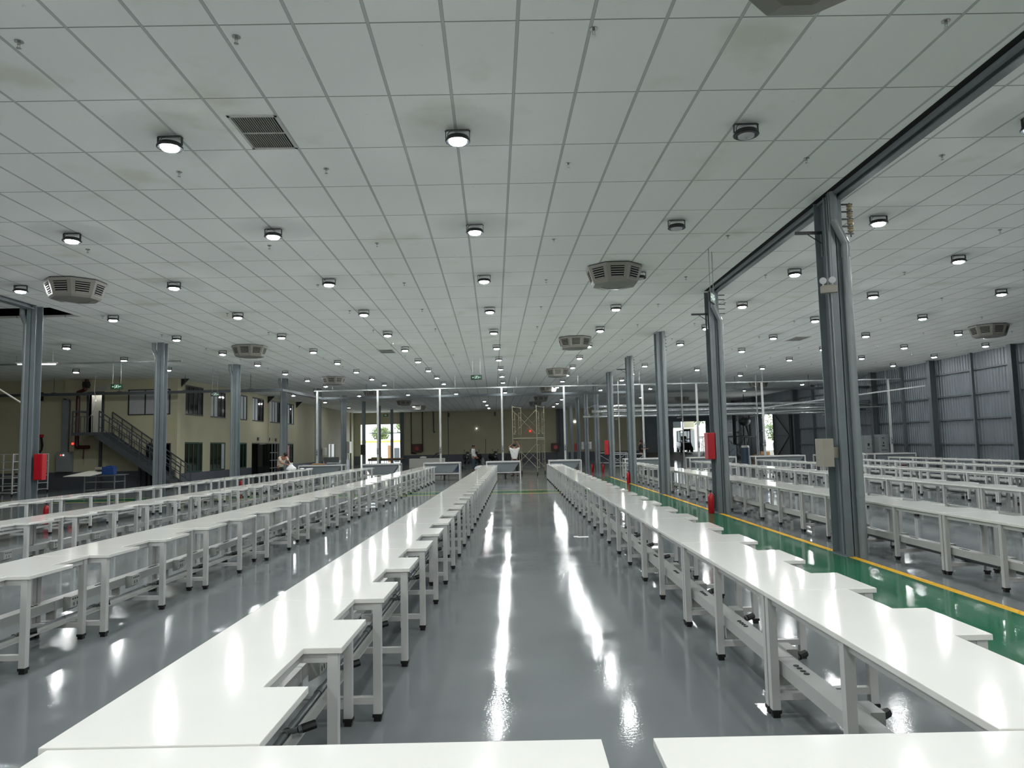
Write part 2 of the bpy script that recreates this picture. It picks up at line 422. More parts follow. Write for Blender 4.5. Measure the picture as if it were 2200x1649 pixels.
o = tag(M('red_paint').box(XO - .02, XO - .005, 50.8, 51.3, .85, 1.95).obj('red_banner'), 'red cloth strip hanging behind the ground floor window beyond the man in a cream shirt', 'banner')
# room behind the windows and doorway: dark inner shell
m = M('void').box(XL, XO - 1.6, 35.0, 35.05, 0, CEIL).box(XO - 1.65, XO - 1.6, YO + .2, YF, 0, CEIL)
struct(m.obj('wall_inner'))
# wide entrance in the side wall: dark steel grille and swung leaf
e = thing('door_1', 'wide ground floor entrance with dark steel lattice behind the man in a cream shirt', 'door', (XO, 44.0, 0)); e['kind'] = 'structure'
M('dark_frame').box(-.1, -.02, 0, 5.2, 2.04, 2.1).box(-.1, -.02, 0, .08, 0, 2.04).box(-.1, -.02, 5.12, 5.2, 0, 2.04).obj('door_frame', e)
m = M('grey_box')
for i in range(5): m.box(-.07, -.03, 2.6 + i * .6, 2.65 + i * .6, 0, 2.04)
for z in (.45, .95, 1.45): m.box(-.07, -.03, 2.6, 5.1, z, z + .04)
m.obj('lattice', e)
M('white_paint').box(-.12, -.04, 1.5, 2.5, 0, 2.04).obj('door_panel', e)
M('dark_glass').box(-.02, .9, .55, .6, 0, 2.0).obj('door_leaf', e)
# landing door, bright inside
e = thing('door_2', 'open upper door with a pale lit room behind it at the stair landing', 'door', (LX0, YO, LZ0)); e['kind'] = 'structure'
M('stair_steel').box(-.1, 0, -.03, .2, 0, 1.86).box(.6, .72, -.03, .2, 0, 1.86).box(-.1, .72, -.03, .2, 1.8, 1.9).obj('door_frame', e)
M('white_paint').box(0, .62, .5, .52, 0, 1.8).box(-.02, 0, .2, .5, 0, 1.8).box(.6, .62, .2, .5, 0, 1.8).box(0, .6, .2, .5, 1.82, 1.84).obj('door_recess', e)
M('tube_light').box(.05, .55, .22, .26, 1.76, 1.80).obj('ceiling_tube', e)
# window in the office front
f = M('dark_frame').box(-18.1, -18.05, YO - .05, YO, 3.4, 4.6).box(-16.18, -16.13, YO - .05, YO, 3.4, 4.6).box(-18.1, -16.13, YO - .05, YO, 4.55, 4.6).box(-18.1, -16.13, YO - .05, YO, 3.4, 3.44).box(-17.32, -17.27, YO - .05, YO, 3.44, 4.55)
o = struct(f.obj('window_20'))
M('poster_grey').box(-18.05, -17.32, YO - .03, YO - .01, 3.44, 4.55).obj('pane', o)
M('poster_grey').box(-17.27, -16.18, YO - .03, YO - .01, 3.44, 4.55).obj('pane', o)
f = M('dark_frame').box(-17.23, -17.17, YO - .02, YO + .2, 0, 2.06).box(-16.14, -16.08, YO - .02, YO + .2, 0, 2.06).box(-17.17, -16.14, YO - .02, YO + .2, 2.0, 2.06)
struct(f.obj('door_3'))

# ================================================================== WORKTABLES
TL, Y0 = 2.135, 2.32
TOP = .72
def table_proto(feet, short=False):
    t = thing('worktable', '', 'table')
    P = [(0, .002), (.685, .002), (.685, .54), (.51, .54), (.51, 1.0725), (.685, 1.0725), (.685, 1.6125), (.51, 1.6125), (.51, TL - .002), (0, TL - .002)]
    b = MB().use('laminate').prism(P, TOP - .028, TOP)
    b.obj('tabletop', t, bevel=.004)
    f = M('white_steel')
    f.box(.03, .06, .05, TL - .05, TOP - .07, TOP - .03)
    f.box(.46, .49, .05, TL - .05, TOP - .07, TOP - .03)
    for y, x1 in ((.035, .64), (1.105, .64), (TL - .035, .48)):
        f.box(.03, x1, y - .018, y + .018, TOP - .07, TOP - .03)
        f.box(.05, x1 - .02, y - .02, y + .02, .10, .14)
    f.obj('frame', t)
    for y, xs in ((.035, (.03, .64)), (1.105, (.03, .64)), (TL - .035, (.03, .48))):
        for x in xs:
            m = M('white_steel').box(x - .024, x + .024, y - .024, y + .024, .04, TOP - .03)
            if not feet: m.use('black_rubber').box(x - .026, x + .026, y - .026, y + .026, 0, .042)
            l = m.obj('leg', t)
            if feet:
                M('black_rubber').box(x - .021, x + .021, y - .021, y + .021, 0, .025).box(x - .028, x + .028, y - .028, y + .028, .025, .045).obj('foot', l)
    return Proto(t)
near, far = table_proto(True), table_proto(False)
TABLE_ROWS = [(-10.07, 'leftmost row', 15, 'leftmost row'),
        (-7.20, 'second row from the left', 15, 'second row'),
        (-4.34, 'third row from the left', 15, 'third row'),
        (-1.492, 'row just left of the centre aisle', 15, 'row left of the aisle'),
        (1.47, 'row just right of the centre aisle', 15, 'row right of the aisle'),
        (5.03, 'first row right of the columns', 15, 'first right row'),
        (8.2, 'second row right of the columns', 15, 'second right row'),
        (11.3, 'third row right of the columns', 15, 'third right row'),
        (14.5, 'fourth row right of the columns', 15, 'fourth right row'),
        (17.5, 'rightmost row by the ribbed wall', 15, 'rightmost row')]
TRUNK_FROM = {}
for X, desc, n, key in TABLE_ROWS:
    c = 0
    for i in range(n):
        y = Y0 + i * TL
        if not any(seen((X + dx, y + dy, TOP), 10) for dx in (0, .7) for dy in (0, TL / 2, TL)): continue
        if c == 0: TRUNK_FROM[X] = y
        p = near if y < 13 else far
        p.at((X, y, 0), 0, '%s white notched table from the camera in the %s' % (ORD[c], desc), 'white notched worktables in long rows')
        c += 1
near.end(); far.end()
# plain tables standing crosswise in the foreground
def cross_table(x0, x1, label, y0=1.6, y1=2.315, top=.717):
    t = thing('packing_table', label, 'table', (x0, y0, 0), 0, 'plain white tables set crosswise at the near end')
    w, d = x1 - x0, y1 - y0
    MB().use('laminate').box(0, w, 0, d, top - .028, top).obj('tabletop', t, bevel=.004)
    f = M('white_steel')
    for y in (.05, d - .05): f.box(.05, w - .05, y - .015, y + .015, top - .07, top - .03)
    for x in (.05, w - .05): f.box(x - .015, x + .015, .05, d - .05, top - .07, top - .03).box(x - .015, x + .015, .05, d - .05, .1, .14)
    f.obj('frame', t)
    for x in (.05, w - .05):
        for y in (.05, d - .05):
            l = M('white_steel').box(x - .024, x + .024, y - .024, y + .024, .04, top - .03).obj('leg', t)
            M('black_rubber').box(x - .028, x + .028, y - .028, y + .028, 0, .045).obj('foot', l)
cross_table(-1.46, .247, 'plain white table crossing the picture bottom, left of the centre aisle gap')
cross_table(.405, 2.3, 'plain white table crossing the picture bottom, right of the centre aisle gap')
# cable trunking and air line under every row
for X, desc, n, key in TABLE_ROWS:
    ya, yb = TRUNK_FROM[X] + .05, Y0 + n * TL - .05
    t = thing('cable_trunking', 'white cable trunking with sockets under the %s' % desc, 'cable trunking', (X, ya, 0))
    m = M('trunk_white'); y = 0
    while y < yb - ya - .01:
        e = min(yb - ya, y + TL); m.box(.075, .185, y + .002, e - .002, .235, .315); y = e
    y = .04
    while y < yb - ya: m.box(.09, .17, y - .012, y + .012, .142, .236); y += TL / 2
    m.obj('trunk', t, bevel=0)
    k = 0; y = .12
    while y < yb - ya - .3 and ya + y < 22:
        # wedge outlet box on the notched side
        w = M('trunk_white').add([(.185, y, .325), (.255, y, .325), (.255, y, .225), (.185, y, .19), (.185, y + .16, .325), (.255, y + .16, .325), (.255, y + .16, .225), (.185, y + .16, .19)],
                                 [(0, 1, 2, 3), (7, 6, 5, 4), (0, 4, 5, 1), (1, 5, 6, 2), (2, 6, 7, 3), (3, 7, 4, 0)])
        w.obj('outlet_box', t)
        s = M('socket_dark')
        for j in range(4): s.box(.256, .259, y + .025 + j * .033, y + .038 + j * .033, .295, .308)
        for j in range(2): s.box(.256, .259, y + .045 + j * .05, y + .05 + j * .05, .24, .27)
        s.obj('socket', t)
        if ya + y < 10:
            s = M('socket_dark')
            for j in range(4): s.cyl((.13, y + .62 + j * .05, .3145), (.13, y + .62 + j * .05, .319), .016, n=10)
            s.obj('socket', t)
        y += TL / 2
    t = thing('air_line', 'grey air pipe with valves under the %s' % desc, 'pipe', (X, ya, 0))
    m = M('pipe_grey').cyl((.285, 0, .165), (.285, yb - ya, .165), .02, n=10)
    y = .75
    while y < yb - ya: m.cyl((.285, y - .05, .165), (.285, y + .05, .165), .026, n=10); y += 1.4
    m.obj('pipe', t, smooth=True)
    M('trunk_white').box(.318, .363, 0, yb - ya, .142, .155).box(.318, .322, 0, yb - ya, .155, .175).obj('rail', t)
    y = .42
    while y < yb - ya and ya + y < 18:
        v = M('pipe_grey').cyl((.285, y, .175), (.35, y, .19), .016, n=8).cyl((.35, y, .19), (.42, y + .03, .20), .022, n=8)
        v.use('chrome').cyl((.285, y - .03, .167), (.285, y - .022, .167), .028, n=12).cyl((.285, y + .022, .167), (.285, y + .03, .167), .028, n=12)
        v.use('black_rubber').cyl((.37, y, .195), (.43, y + .035, .205), .024, n=8)
        v.obj('valve', t, smooth=True); y += TL / 2

# ================================================================== COLLECTION TROUGHS, POLES AND POWER BAR
def trough(x0, x1, yc, label):
    w = x1 - x0; t = thing('collection_trough', label, 'trough', (x0, yc, 0), 0, 'white framed collection troughs at the far end of the rows')
    d = .8; z = .86
    f = M('white_steel')
    for y in (0, d): f.box(0, w, y - .02, y + .02, z - .05, z).box(0, w, y - .02, y + .02, .31, .35)
    for x in (0.02, w - .02): f.box(x - .02, x + .02, 0, d, z - .05, z).box(x - .02, x + .02, 0, d, .31, .35)
    f.box(0, w, 0, .12, z, z + .012).box(0, w, d - .12, d, z, z + .012)
    f.obj('frame', t)
    for x in (.02, w - .02):
        for y in (0, d): M('white_steel').box(x - .025, x + .025, y - .025, y + .025, 0, z).obj('leg', t)
    c = M('canvas_grey')
    T = [(.05, .03, z - .05), (w - .05, .03, z - .05), (w - .05, d - .03, z - .05), (.05, d - .03, z - .05)]
    Bm = [(.38, .1, .36), (w - .38, .1, .36), (w - .38, d - .1, .36), (.38, d - .1, .36)]
    c.add(T + Bm + [(x * .985 + w * .0075, y * .97 + .01, zz + .01) for x, y, zz in T + Bm],
          [(0, 1, 5, 4), (1, 2, 6, 5), (2, 3, 7, 6), (3, 0, 4, 7), (4, 5, 6, 7), (8, 12, 13, 9), (9, 13, 14, 10), (10, 14, 15, 11), (11, 15, 12, 8), (12, 15, 14, 13), (0, 8, 9, 1), (1, 9, 10, 2), (2, 10, 11, 3), (3, 11, 8, 0)])
    c.obj('bin_sheet', t)
    pc = (x0 + x1) / 2 - x0
    M('dark_frame').box(pc - .35, pc + .2, .25, .5, .25, .275).box(pc + .05, pc + .13, .34, .42, 0, .25).obj('foot_shelf', t)
    return t
YT = 35.0
for x0, x1, lab in ((-10.4, -8.3, 'grey trough in white frame behind the leftmost table row'), (-7.35, -5.55, 'grey trough in white frame behind the second table row from the left'),
                    (-4.4, -2.65, 'grey trough in white frame behind the table row left of the aisle row'), (-1.4, .26, 'grey trough in white frame with a man in white behind it'),
                    (1.62, 3.18, 'grey trough in white frame right of the wheeled scaffold'), (5.25, 7.1, 'grey trough in white frame behind the first row right of the columns'),
                    (8.35, 10.6, 'grey trough in white frame behind the second row right of the columns'), (11.5, 13.9, 'grey trough in white frame behind the third row right of the columns'),
                    (14.6, 16.7, 'grey trough in white frame beside the open tilted white sheet near the cabinets'), (17.2, 19.2, 'grey trough in white frame standing against the ribbed steel wall')):
    trough(x0, x1, YT, lab)
YP = 35.93; ZB = 4.47
pl = thing('power_pole', '', 'pole')
m = M('pole_paint').box(-.045, .045, -.045, .045, .86, ZB).box(-.1, .1, -.06, .06, 0, .02).box(-.03, .03, -.03, .03, .02, .86)
m.obj('pole', pl)
M('grey_box').box(-.05, .05, -.075, -.045, 1.3, 1.62).obj('switch_box', pl)
M('socket_dark').box(-.02, .02, -.08, -.075, 1.34, 1.4).box(-.02, .02, -.08, -.075, 1.46, 1.52).obj('socket', pl)
PP = Proto(pl)
names = ['leftmost of the white poles, above the leftmost trough', 'white pole second from the left, above a trough', 'white pole third from the left, against the right end of the left gate',
         'white pole just left of the man in white', 'white pole right of the wheeled scaffold', 'white pole right of the phone-holding person in black', 'white pole beside the tall red hose cabinet',
         'white pole in front of the bright side door at the right', 'white pole left of the grey control cabinets', 'rightmost white pole, in front of the ribbed wall']
for x, nm in zip((-9.75, -6.75, -3.66, -.6, 2.48, 6.37, 9.05, 12.3, 15.6, 18.55), names):
    PP.at((x, YP, 0), 0, 'slim square ' + nm, 'white power poles at the far end of the rows')
b = thing('power_rail', 'long thin white conduit rail hung under the ceiling across all the far poles', 'conduit', (0, YP, ZB))
M('galvanised').box(-9.9, 19.2, -.03, .03, 0, .055).obj('rail', b)
x = -9.0
while x < 19:
    M('galvanised').cyl((x, 0, .05), (x, 0, CEIL - ZB), .008, n=6).obj('hanger_rod', b); x += 3.05
# steel raceway under the ceiling
r = thing('cable_tray', 'dark steel cable tray hung below the ceiling, crossing in front of the office block', 'cable tray', (0, 0, 0))
m = M('tray_paint')
pts = [(-25.9, 33.0, 4.36), (-10.6, 33.0, 4.36), (-10.45, 39.3, 4.36), (19.3, 39.3, 4.36)]
for a, c in zip(pts, pts[1:]): m.bar(a, c, .14, .12)
m.obj('tray', r)
for x, y in [(-24, 33), (-21, 33), (-18, 33), (-15, 33), (-12, 33)] + [(-8 + 4 * i, 39.3) for i in range(7)]:
    M('stair_steel').box(x - .1, x + .1, y - .03, y + .03, 4.42, 4.45).cyl((x, y, 4.42), (x, y, CEIL), .012, n=6).obj('hanger', r)

# ================================================================== COLUMNS
def downpipe(px, top_x, py, zt):
    m = M('downpipe')
    m.cyl((top_x, py, zt), (top_x, py, zt - .42), .055, n=16).cyl((top_x, py, zt - .42), (px, py, zt - .75), .055, n=16).cyl((px, py, zt - .75), (px, py, 0), .055, n=16)
    if top_x < .09: m.ball((top_x, py, zt - .42), .058, 14, 8).ball((px, py, zt - .75), .058, 14, 8)
    m.cyl((px, py, zt - .80), (px, py, zt - .95), .062, n=16)
    for z in (3.6, 1.75, .85): m.cyl((px, py, z - .03), (px, py, z + .03), .059, n=16)
    return m
def right_col(y, x, i, label, pipe=True):
    t = thing('steel_column', label, 'column', (x, y, 0), 0, 'grey steel columns right of the aisle')
    wx, wy = .2, .46
    m = M('column_paint').box(-wx / 2, wx / 2, -wy / 2, -wy / 2 + .014, 0, CEIL).box(-wx / 2, wx / 2, wy / 2 - .014, wy / 2, 0, CEIL).box(-.006, .006, -wy / 2, wy / 2, 0, CEIL)
    m.obj('column_shaft', t)
    M('column_paint').box(-wx / 2 - .02, wx / 2 + .02, -wy / 2 - .02, wy / 2 + .02, 0, .015).obj('base_plate', t)
    if pipe: downpipe(.10, -.04 if i < 2 else .0999, -wy / 2 - .062, CEIL).obj('downpipe', t, smooth=True)
    M('downpipe').cyl((-.06, -.05, 0), (-.06, -.05, CEIL - .01), .018, n=8).obj('conduit', t)
    return t
RC = [(10.35 + 6.35 * k, 4.62 + .022 * k) for k in range(10)]
CN = ['nearest and largest', 'second nearest', 'third', 'fourth', 'fifth', 'sixth', 'seventh', 'eighth', 'ninth', 'farthest']
for k, (y, x) in enumerate(RC):
    t = right_col(y, x, k, 'grey steel column with downpipe, %s in the line beside the green lane' % CN[k], k < 8)
LC = [(16.8 + 6.2 * k, -11.2) for k in range(9)]
LN = ['nearest, at the left picture edge', 'second', 'third', 'fourth', 'fifth', 'sixth', 'seventh', 'eighth', 'farthest, inside the bright gate']
for k, (y, x) in enumerate(LC):
    t = thing('steel_column', 'grey steel column left of the tables, %s in its line' % LN[k], 'column', (x, y, 0), 0, 'grey steel columns left of the tables')
    M('column_paint').box(-.1, .12, -.13, -.116, 0, CEIL).box(-.1, .12, .116, .13, 0, CEIL).box(.004, .016, -.13, .13, 0, CEIL).obj('column_shaft', t)
    M('column_paint').box(-.12, .14, -.15, .15, 0, .015).obj('base_plate', t)
    if k < 6:
        m = M('downpipe').cyl((-.14, -.07, CEIL - .45), (-.14, -.07, 0), .06, n=16).cyl((-.14, -.07, CEIL - .45), (-.24, -.07, CEIL - .2), .06, n=16).cyl((-.24, -.07, CEIL - .2), (-.24, -.07, CEIL), .06, n=16).ball((-.14, -.07, CEIL - .45), .063, 14, 8).ball((-.24, -.07, CEIL - .2), .063, 14, 8)
        for z in (3.6, 1.75, .8): m.cyl((-.14, -.07, z - .03), (-.14, -.07, z + .03), .064, n=16)
        m.obj('downpipe', t, smooth=True)
# beams under the ceiling
t = thing('ceiling_beam', 'dark grey steel beam below the ceiling running to the nearest columns at right', 'beam', (4.62, 0, 0))
M('void').box(-.13, -.01, -9, RC[1][0], CEIL - .008, CEIL - .002).obj('painted_gap_shadow', t)  # flat black strip paints in the shadow of the slot beside the beam
M('beam_paint').box(-.05, .005, -9, RC[1][0], CEIL - .05, CEIL - .008).box(.03, .13, -9, RC[1][0], CEIL - .09, CEIL - .075).box(.07, .082, -9, RC[1][0], CEIL - .075, CEIL).obj('beam_section', t)
t = thing('ceiling_beam', 'grey steel beam below the ceiling meeting the nearest left column', 'beam', (-11.2, 0, 0))
M('beam_paint').box(-.1, .1, -9, 16.65, CEIL - .10, CEIL - .085).box(-.1, .1, -9, 16.65, CEIL - .014, CEIL).box(-.006, .006, -9, 16.65, CEIL - .085, CEIL - .014).obj('beam_section', t)
# wall columns on the steel wall
for i, y in enumerate((27.9, 33.4, 38.9, 44.4, 49.9, 58.5, 64, 69.5)):
    tag(M('girt').box(XR - .42, XR - .40, y - .12, y + .12, 0, CEIL).box(XR - .16, XR - .14, y - .12, y + .12, 0, CEIL).box(XR - .40, XR - .16, y - .008, y + .008, 0, CEIL).obj('wall_column'),
        'wide dark steel column on the ribbed right wall, %s from the right picture edge' % ORD[i], 'column', 'wide columns on the ribbed wall')
for i, y in enumerate((30.6, 36.15, 41.6, 47.1)):
    tag(M('girt').box(XR - .24, XR - .13, y - .06, y + .06, 0, CEIL).obj('wall_post'), 'slim dark post between wide columns on the ribbed right wall, %s from the right' % ORD[i], 'post', 'slim posts on the ribbed wall')
# ================================================================== CEILING FITTINGS
def lamp_proto(lit):
    t = thing('ceiling_lamp', '', 'lamp')
    m = M('lamp_black').box(-.12, .12, -.02, .02, -.006, 0).box(-.135, -.129, -.02, .02, -.1, -.012).box(.129, .135, -.02, .02, -.1, -.012)
    m.add([(-.12, -.02, -.006), (-.12, .02, -.006), (-.135, .02, -.02), (-.135, -.02, -.02), (-.12, -.02, 0), (-.12, .02, 0), (-.141, .02, -.016), (-.141, -.02, -.016)],
          [(0, 1, 2, 3), (4, 5, 6, 7), (0, 1, 5, 4), (2, 3, 7, 6), (0, 3, 7, 4), (1, 2, 6, 5)])
    m.add([(.12, -.02, -.006), (.12, .02, -.006), (.135, .02, -.02), (.135, -.02, -.02), (.12, -.02, 0), (.12, .02, 0), (.141, .02, -.016), (.141, -.02, -.016)],
          [(0, 1, 2, 3), (4, 5, 6, 7), (0, 1, 5, 4), (2, 3, 7, 6), (0, 3, 7, 4), (1, 2, 6, 5)])
    m.obj('bracket', t)
    M('lamp_black').tube([(-.06, 0, -.005), (-.09, -.01, -.02), (-.11, -.01, -.05), (-.11, -.01, -.085)], .004, 6).obj('cable', t)
    h = M('lamp_black'); rings = []
    for z, r in ((-.082, .116), (-.088, .124), (-.11, .126), (-.117, .138), (-.130, .140), (-.137, .132), (-.137, .098), (-.122, .094)):
        rings.append([(r * math.cos(a * math.pi / 16), r * math.sin(a * math.pi / 16), z) for a in range(32)])
    h.loft(rings).obj('housing', t, smooth=True)
    l = M('lens' if lit else 'lamp_off')
    l.loft([[(r * math.cos(a * math.pi / 16), r * math.sin(a * math.pi / 16), z) for a in range(32)] for z, r in ((-.1225, .092), (-.134, .092), (-.150, .087), (-.157, .07), (-.161, .04), (-.162, .02))])
    if not lit: l.use('grey_box').cyl((0, 0, -.1615), (0, 0, -.1635), .014, n=12)
    l.obj('lens', t, smooth=True)
    return Proto(t)
lit, off = lamp_proto(True), lamp_proto(False)
LX = [-17.95, -14.15, -10.1] + [-.56 + 3.19 * i for i in range(-2, 3)] + [-.56 + 3.08 * i for i in range(3, 7)]; LY = [7.78 + 3.455 * j for j in range(-5, 10)]
G1 = 'round black ceiling lamps in a grid'
row = 0
for j, y in enumerate(LY):
    if y > 7: row += 1
    c = 0
    for i, x in enumerate(LX):
        y = LY[j]
        if x > 8 and y > 7: y = 7.1 + 3.38 * (j - 5)
        if x < -12 and y > 7: y = 9.2 + 3.4 * (j - 5)
        isoff = abs(x - 2.63) < .1 and 7 < y < 16
        vis = seen((x, y, CEIL - .1), 5)
        if y > 7 and not vis and y > 12: continue
        if y < 7 and abs(x) > 11: continue
        if y > 36 and (x > 6 and x < 11.5 or x > 12): continue
        if x < -12 and y > 30: continue
        if x < -17.5 and y < 29: continue
        if vis: c += 1
        if vis: lab = '%s black ceiling lamp, %s from left in the %s crosswise lamp line' % ('unlit' if isoff else 'glowing', ORD[c - 1], ORD[row - 1])
        else: lab = 'round black ceiling lamp behind the camera view'
        (off if isoff else lit).at((x, y, CEIL), 0, lab, G1 if vis else 'lamps outside the picture')
FAR = [(-9.95, 46.6), (-6.8, 46.6), (-3.7, 46.6), (-.55, 46.3), (2.58, 42.9), (5.5, 45.9), (8.6, 45.6), (-2.24, 55.1), (-2.24, 60.2), (-2.24, 65.0), (3.6, 54.6), (3.58, 60), (3.54, 65), (-8.3, 60.1),
       (-13.6, 52.2), (-13.6, 59.7), (-13.7, 45), (9.5, 54.3), (9.35, 64.2), (15.6, 49), (17.8, 44.7), (11.9, 42.5)]
FAR.sort(key=lambda p: proj((p[0], p[1], 5))[0])
for i, (x, y) in enumerate(FAR):
    lit.at((x, y, CEIL), 0, 'small glowing far ceiling lamp, %s of the far lamps counted from the left' % (ORD + ['twenty-first', 'twenty-second'])[i], 'far ceiling lamps beyond the regular grid')
lit.end(); off.end()
# fluorescent fittings at the left
for i, (x, y, lab) in enumerate(((-16.2, 24.5, 'lit white tube fitting below the ceiling right of the nearest left column'),)):
    t = thing('tube_lamp', lab, 'lamp', (x, y, 4.72), math.radians(8))
    M('white_paint').box(-.65, .65, -.05, .05, 0, .05).obj('batten', t)
    M('tube_light').cyl((-.6, 0, -.02), (.6, 0, -.02), .014, n=8).obj('tube', t)
    M('galvanised').cyl((-.5, 0, .05), (-.5, 0, CEIL - 4.72), .006, n=6).cyl((.5, 0, .05), (.5, 0, CEIL - 4.72), .006, n=6).obj('hanger_rod', t)
tag(M('galvanised').box(-24, -11.6, 25.2, 25.26, 4.78, 4.83).box(-23, -22.98, 25.22, 25.24, 4.83, CEIL).box(-17.4, -17.38, 25.22, 25.24, 4.83, CEIL).box(-12.4, -12.38, 25.22, 25.24, 4.83, CEIL).obj('lighting_rail'),
    'thin white horizontal rail under the ceiling behind the nearest left column', 'rail')
# air diffusers
def diffuser_proto():
    t = thing('air_diffuser', '', 'air diffuser')
    def ring(r, z, a0=22.5): return [(r * math.cos(math.radians(a0 + 45 * k)), r * math.sin(math.radians(a0 + 45 * k)), z) for k in range(8)]
    M('black_rubber').loft([ring(.56, -.004), ring(.56, -.02)]).obj('dark_gap_ring', t)  # black ring paints in the shaded gap between diffuser and ceiling
    m = M('diffuser_plastic').loft([ring(.575, -.021), ring(.57, -.06), ring(.475, -.33), ring(.44, -.37), ring(.28, -.385), ring(.25, -.372), ring(.05, -.372)])
    m.obj('body', t)
    for k in range(8):
        a = math.radians(45 * k)
        g = M('void'); n = Vector((math.cos(a), math.sin(a), 0)); tt = Vector((-math.sin(a), math.cos(a), 0))
        def P(s, z, off):
            fr = (-z - .06) / .27; ap = (.57 + (.475 - .57) * fr) * math.cos(math.radians(22.5)) + off
            return n * ap + tt * s + Vector((0, 0, z))
        w0, w1 = .135, .115
        g.add([P(-w0, -.085, .003), P(w0, -.085, .003), P(w1, -.29, .003), P(-w1, -.29, .003)], [(0, 1, 2, 3)])
        g.use('louver_plastic')
        for j in range(5):
            z = -.105 - .042 * j; w = w0 - (w0 - w1) * (j / 4) - .006
            g.add([P(-w, z, .004), P(w, z, .004), P(w, z - .010, .014), P(-w, z - .010, .014), P(-w, z - .005, .004), P(w, z - .005, .004), P(w, z - .016, .014), P(-w, z - .016, .014)],
                  [(0, 1, 2, 3), (7, 6, 5, 4), (3, 2, 6, 7), (0, 4, 5, 1), (0, 3, 7, 4), (1, 5, 6, 2)])
        g.obj('louver_grille', t)
    return Proto(t)
dp = diffuser_proto()
DIFF = [(2.1, 4.72, 'partly cut off by the picture top, nearest to the camera'), (2.05, 14.25, 'with an unlit lamp at its right edge'), (2.05, 23.75, 'third in the line right of the centre lamps'),
        (2.05, 33.6, 'fourth in the line right of the centre lamps'), (2.07, 43.4, 'just above the far cable tray right of centre'), (1.95, 52.6, 'above the scaffold, nearer one of the last pair'), (1.75, 59.0, 'directly above the scaffold platform'),
        (-8.85, 14.5, 'at the left picture side, nearest left one'), (-8.8, 24.1, 'second in the left line'), (-8.75, 35.2, 'third in the left line'), (-8.6, 44.2, 'crossed by a white pole above the left gate'), (-8.2, 54.1, 'below the far cable tray left of centre'), (-8.0, 61.2, 'farthest in the left line near the red hose box'),
        (15.2, 23.0, 'high at the right picture side near the ribbed wall'), (14.6, 43.2, 'beside a pole above the bright side door'), (13.2, 57.0, 'dim, above the open bay with the forklift')]
for x, y, lab in DIFF: dp.at((x, y, CEIL), 0, 'beige eight-sided ceiling diffuser ' + lab, 'eight-sided air diffusers on the ceiling')
# return air grilles
def grille(x0, x1, y0, y1, lab):
    t = thing('return_grille', lab, 'air grille', ((x0 + x1) / 2, (y0 + y1) / 2, CEIL), math.radians(1.6)); w, d = (x1 - x0) / 2, (y1 - y0) / 2
    M('white_steel').box(-w, w, -d, -d + .04, -.012, 0).box(-w, w, d - .04, d, -.012, 0).box(-w, -w + .03, -d, d, -.012, 0).box(w - .03, w, -d, d, -.012, 0).box(-w, w, -.012, .012, -.011, 0).obj('frame', t)
    M('void').box(-w + .03, w - .03, -d + .04, d - .04, -.002, 0).obj('opening', t)
    m = M('louver_plastic'); x = -w + .045
    while x < w - .035: m.box(x - .004, x + .004, -d + .04, d - .04, -.010, -.002); x += .0245
    m.obj('slats', t)
grille(-2.95, -2.43, 7.30, 8.16, 'large square slatted air grille between the two brightest left front lamps')
grille(9.65, 10.2, 24.6, 25.6, 'small grey slatted air grille far back on the right ceiling')
grille(-4.85, -4.3, 25.6, 26.6, 'small grey slatted air grille far back left of the centre lamps')
# sprinklers
sp = thing('sprinkler', '', 'sprinkler')
m = M('chrome').cyl((0, 0, 0), (0, 0, -.008), .036, n=16).cyl((0, 0, -.008), (0, 0, -.03), .012, n=10)
m.bar((-.012, 0, -.028), (-.006, 0, -.06), .004).bar((.012, 0, -.028), (.006, 0, -.06), .004)
m.obj('sprinkler_body', sp, smooth=True)
M('chrome').cyl((0, 0, -.06), (0, 0, -.064), .02, n=12).obj('deflector', sp)
SP = Proto(sp)
SX = [-10.4, -7.23, -4.12, -2.28, .74, 3.71, 5.4, 8.35, 10.9, 13.9, 16.9]; SY = [5.86, 8.8, 12.15, 15.2, 18.2, 21.3, 24.4, 27.5, 30.6, 33.7]
for j, y in enumerate(SY):
    c = 0
    for x in SX:
        if j == 0 and x > 4: continue
        if not seen((x, y, CEIL), 4): continue
        c += 1
        SP.at((x, y, CEIL), 0, 'chrome ceiling sprinkler, %s from left in the %s crosswise sprinkler line' % (ORD[c - 1], ORD[j]), 'chrome sprinklers on the ceiling')
SP.end()

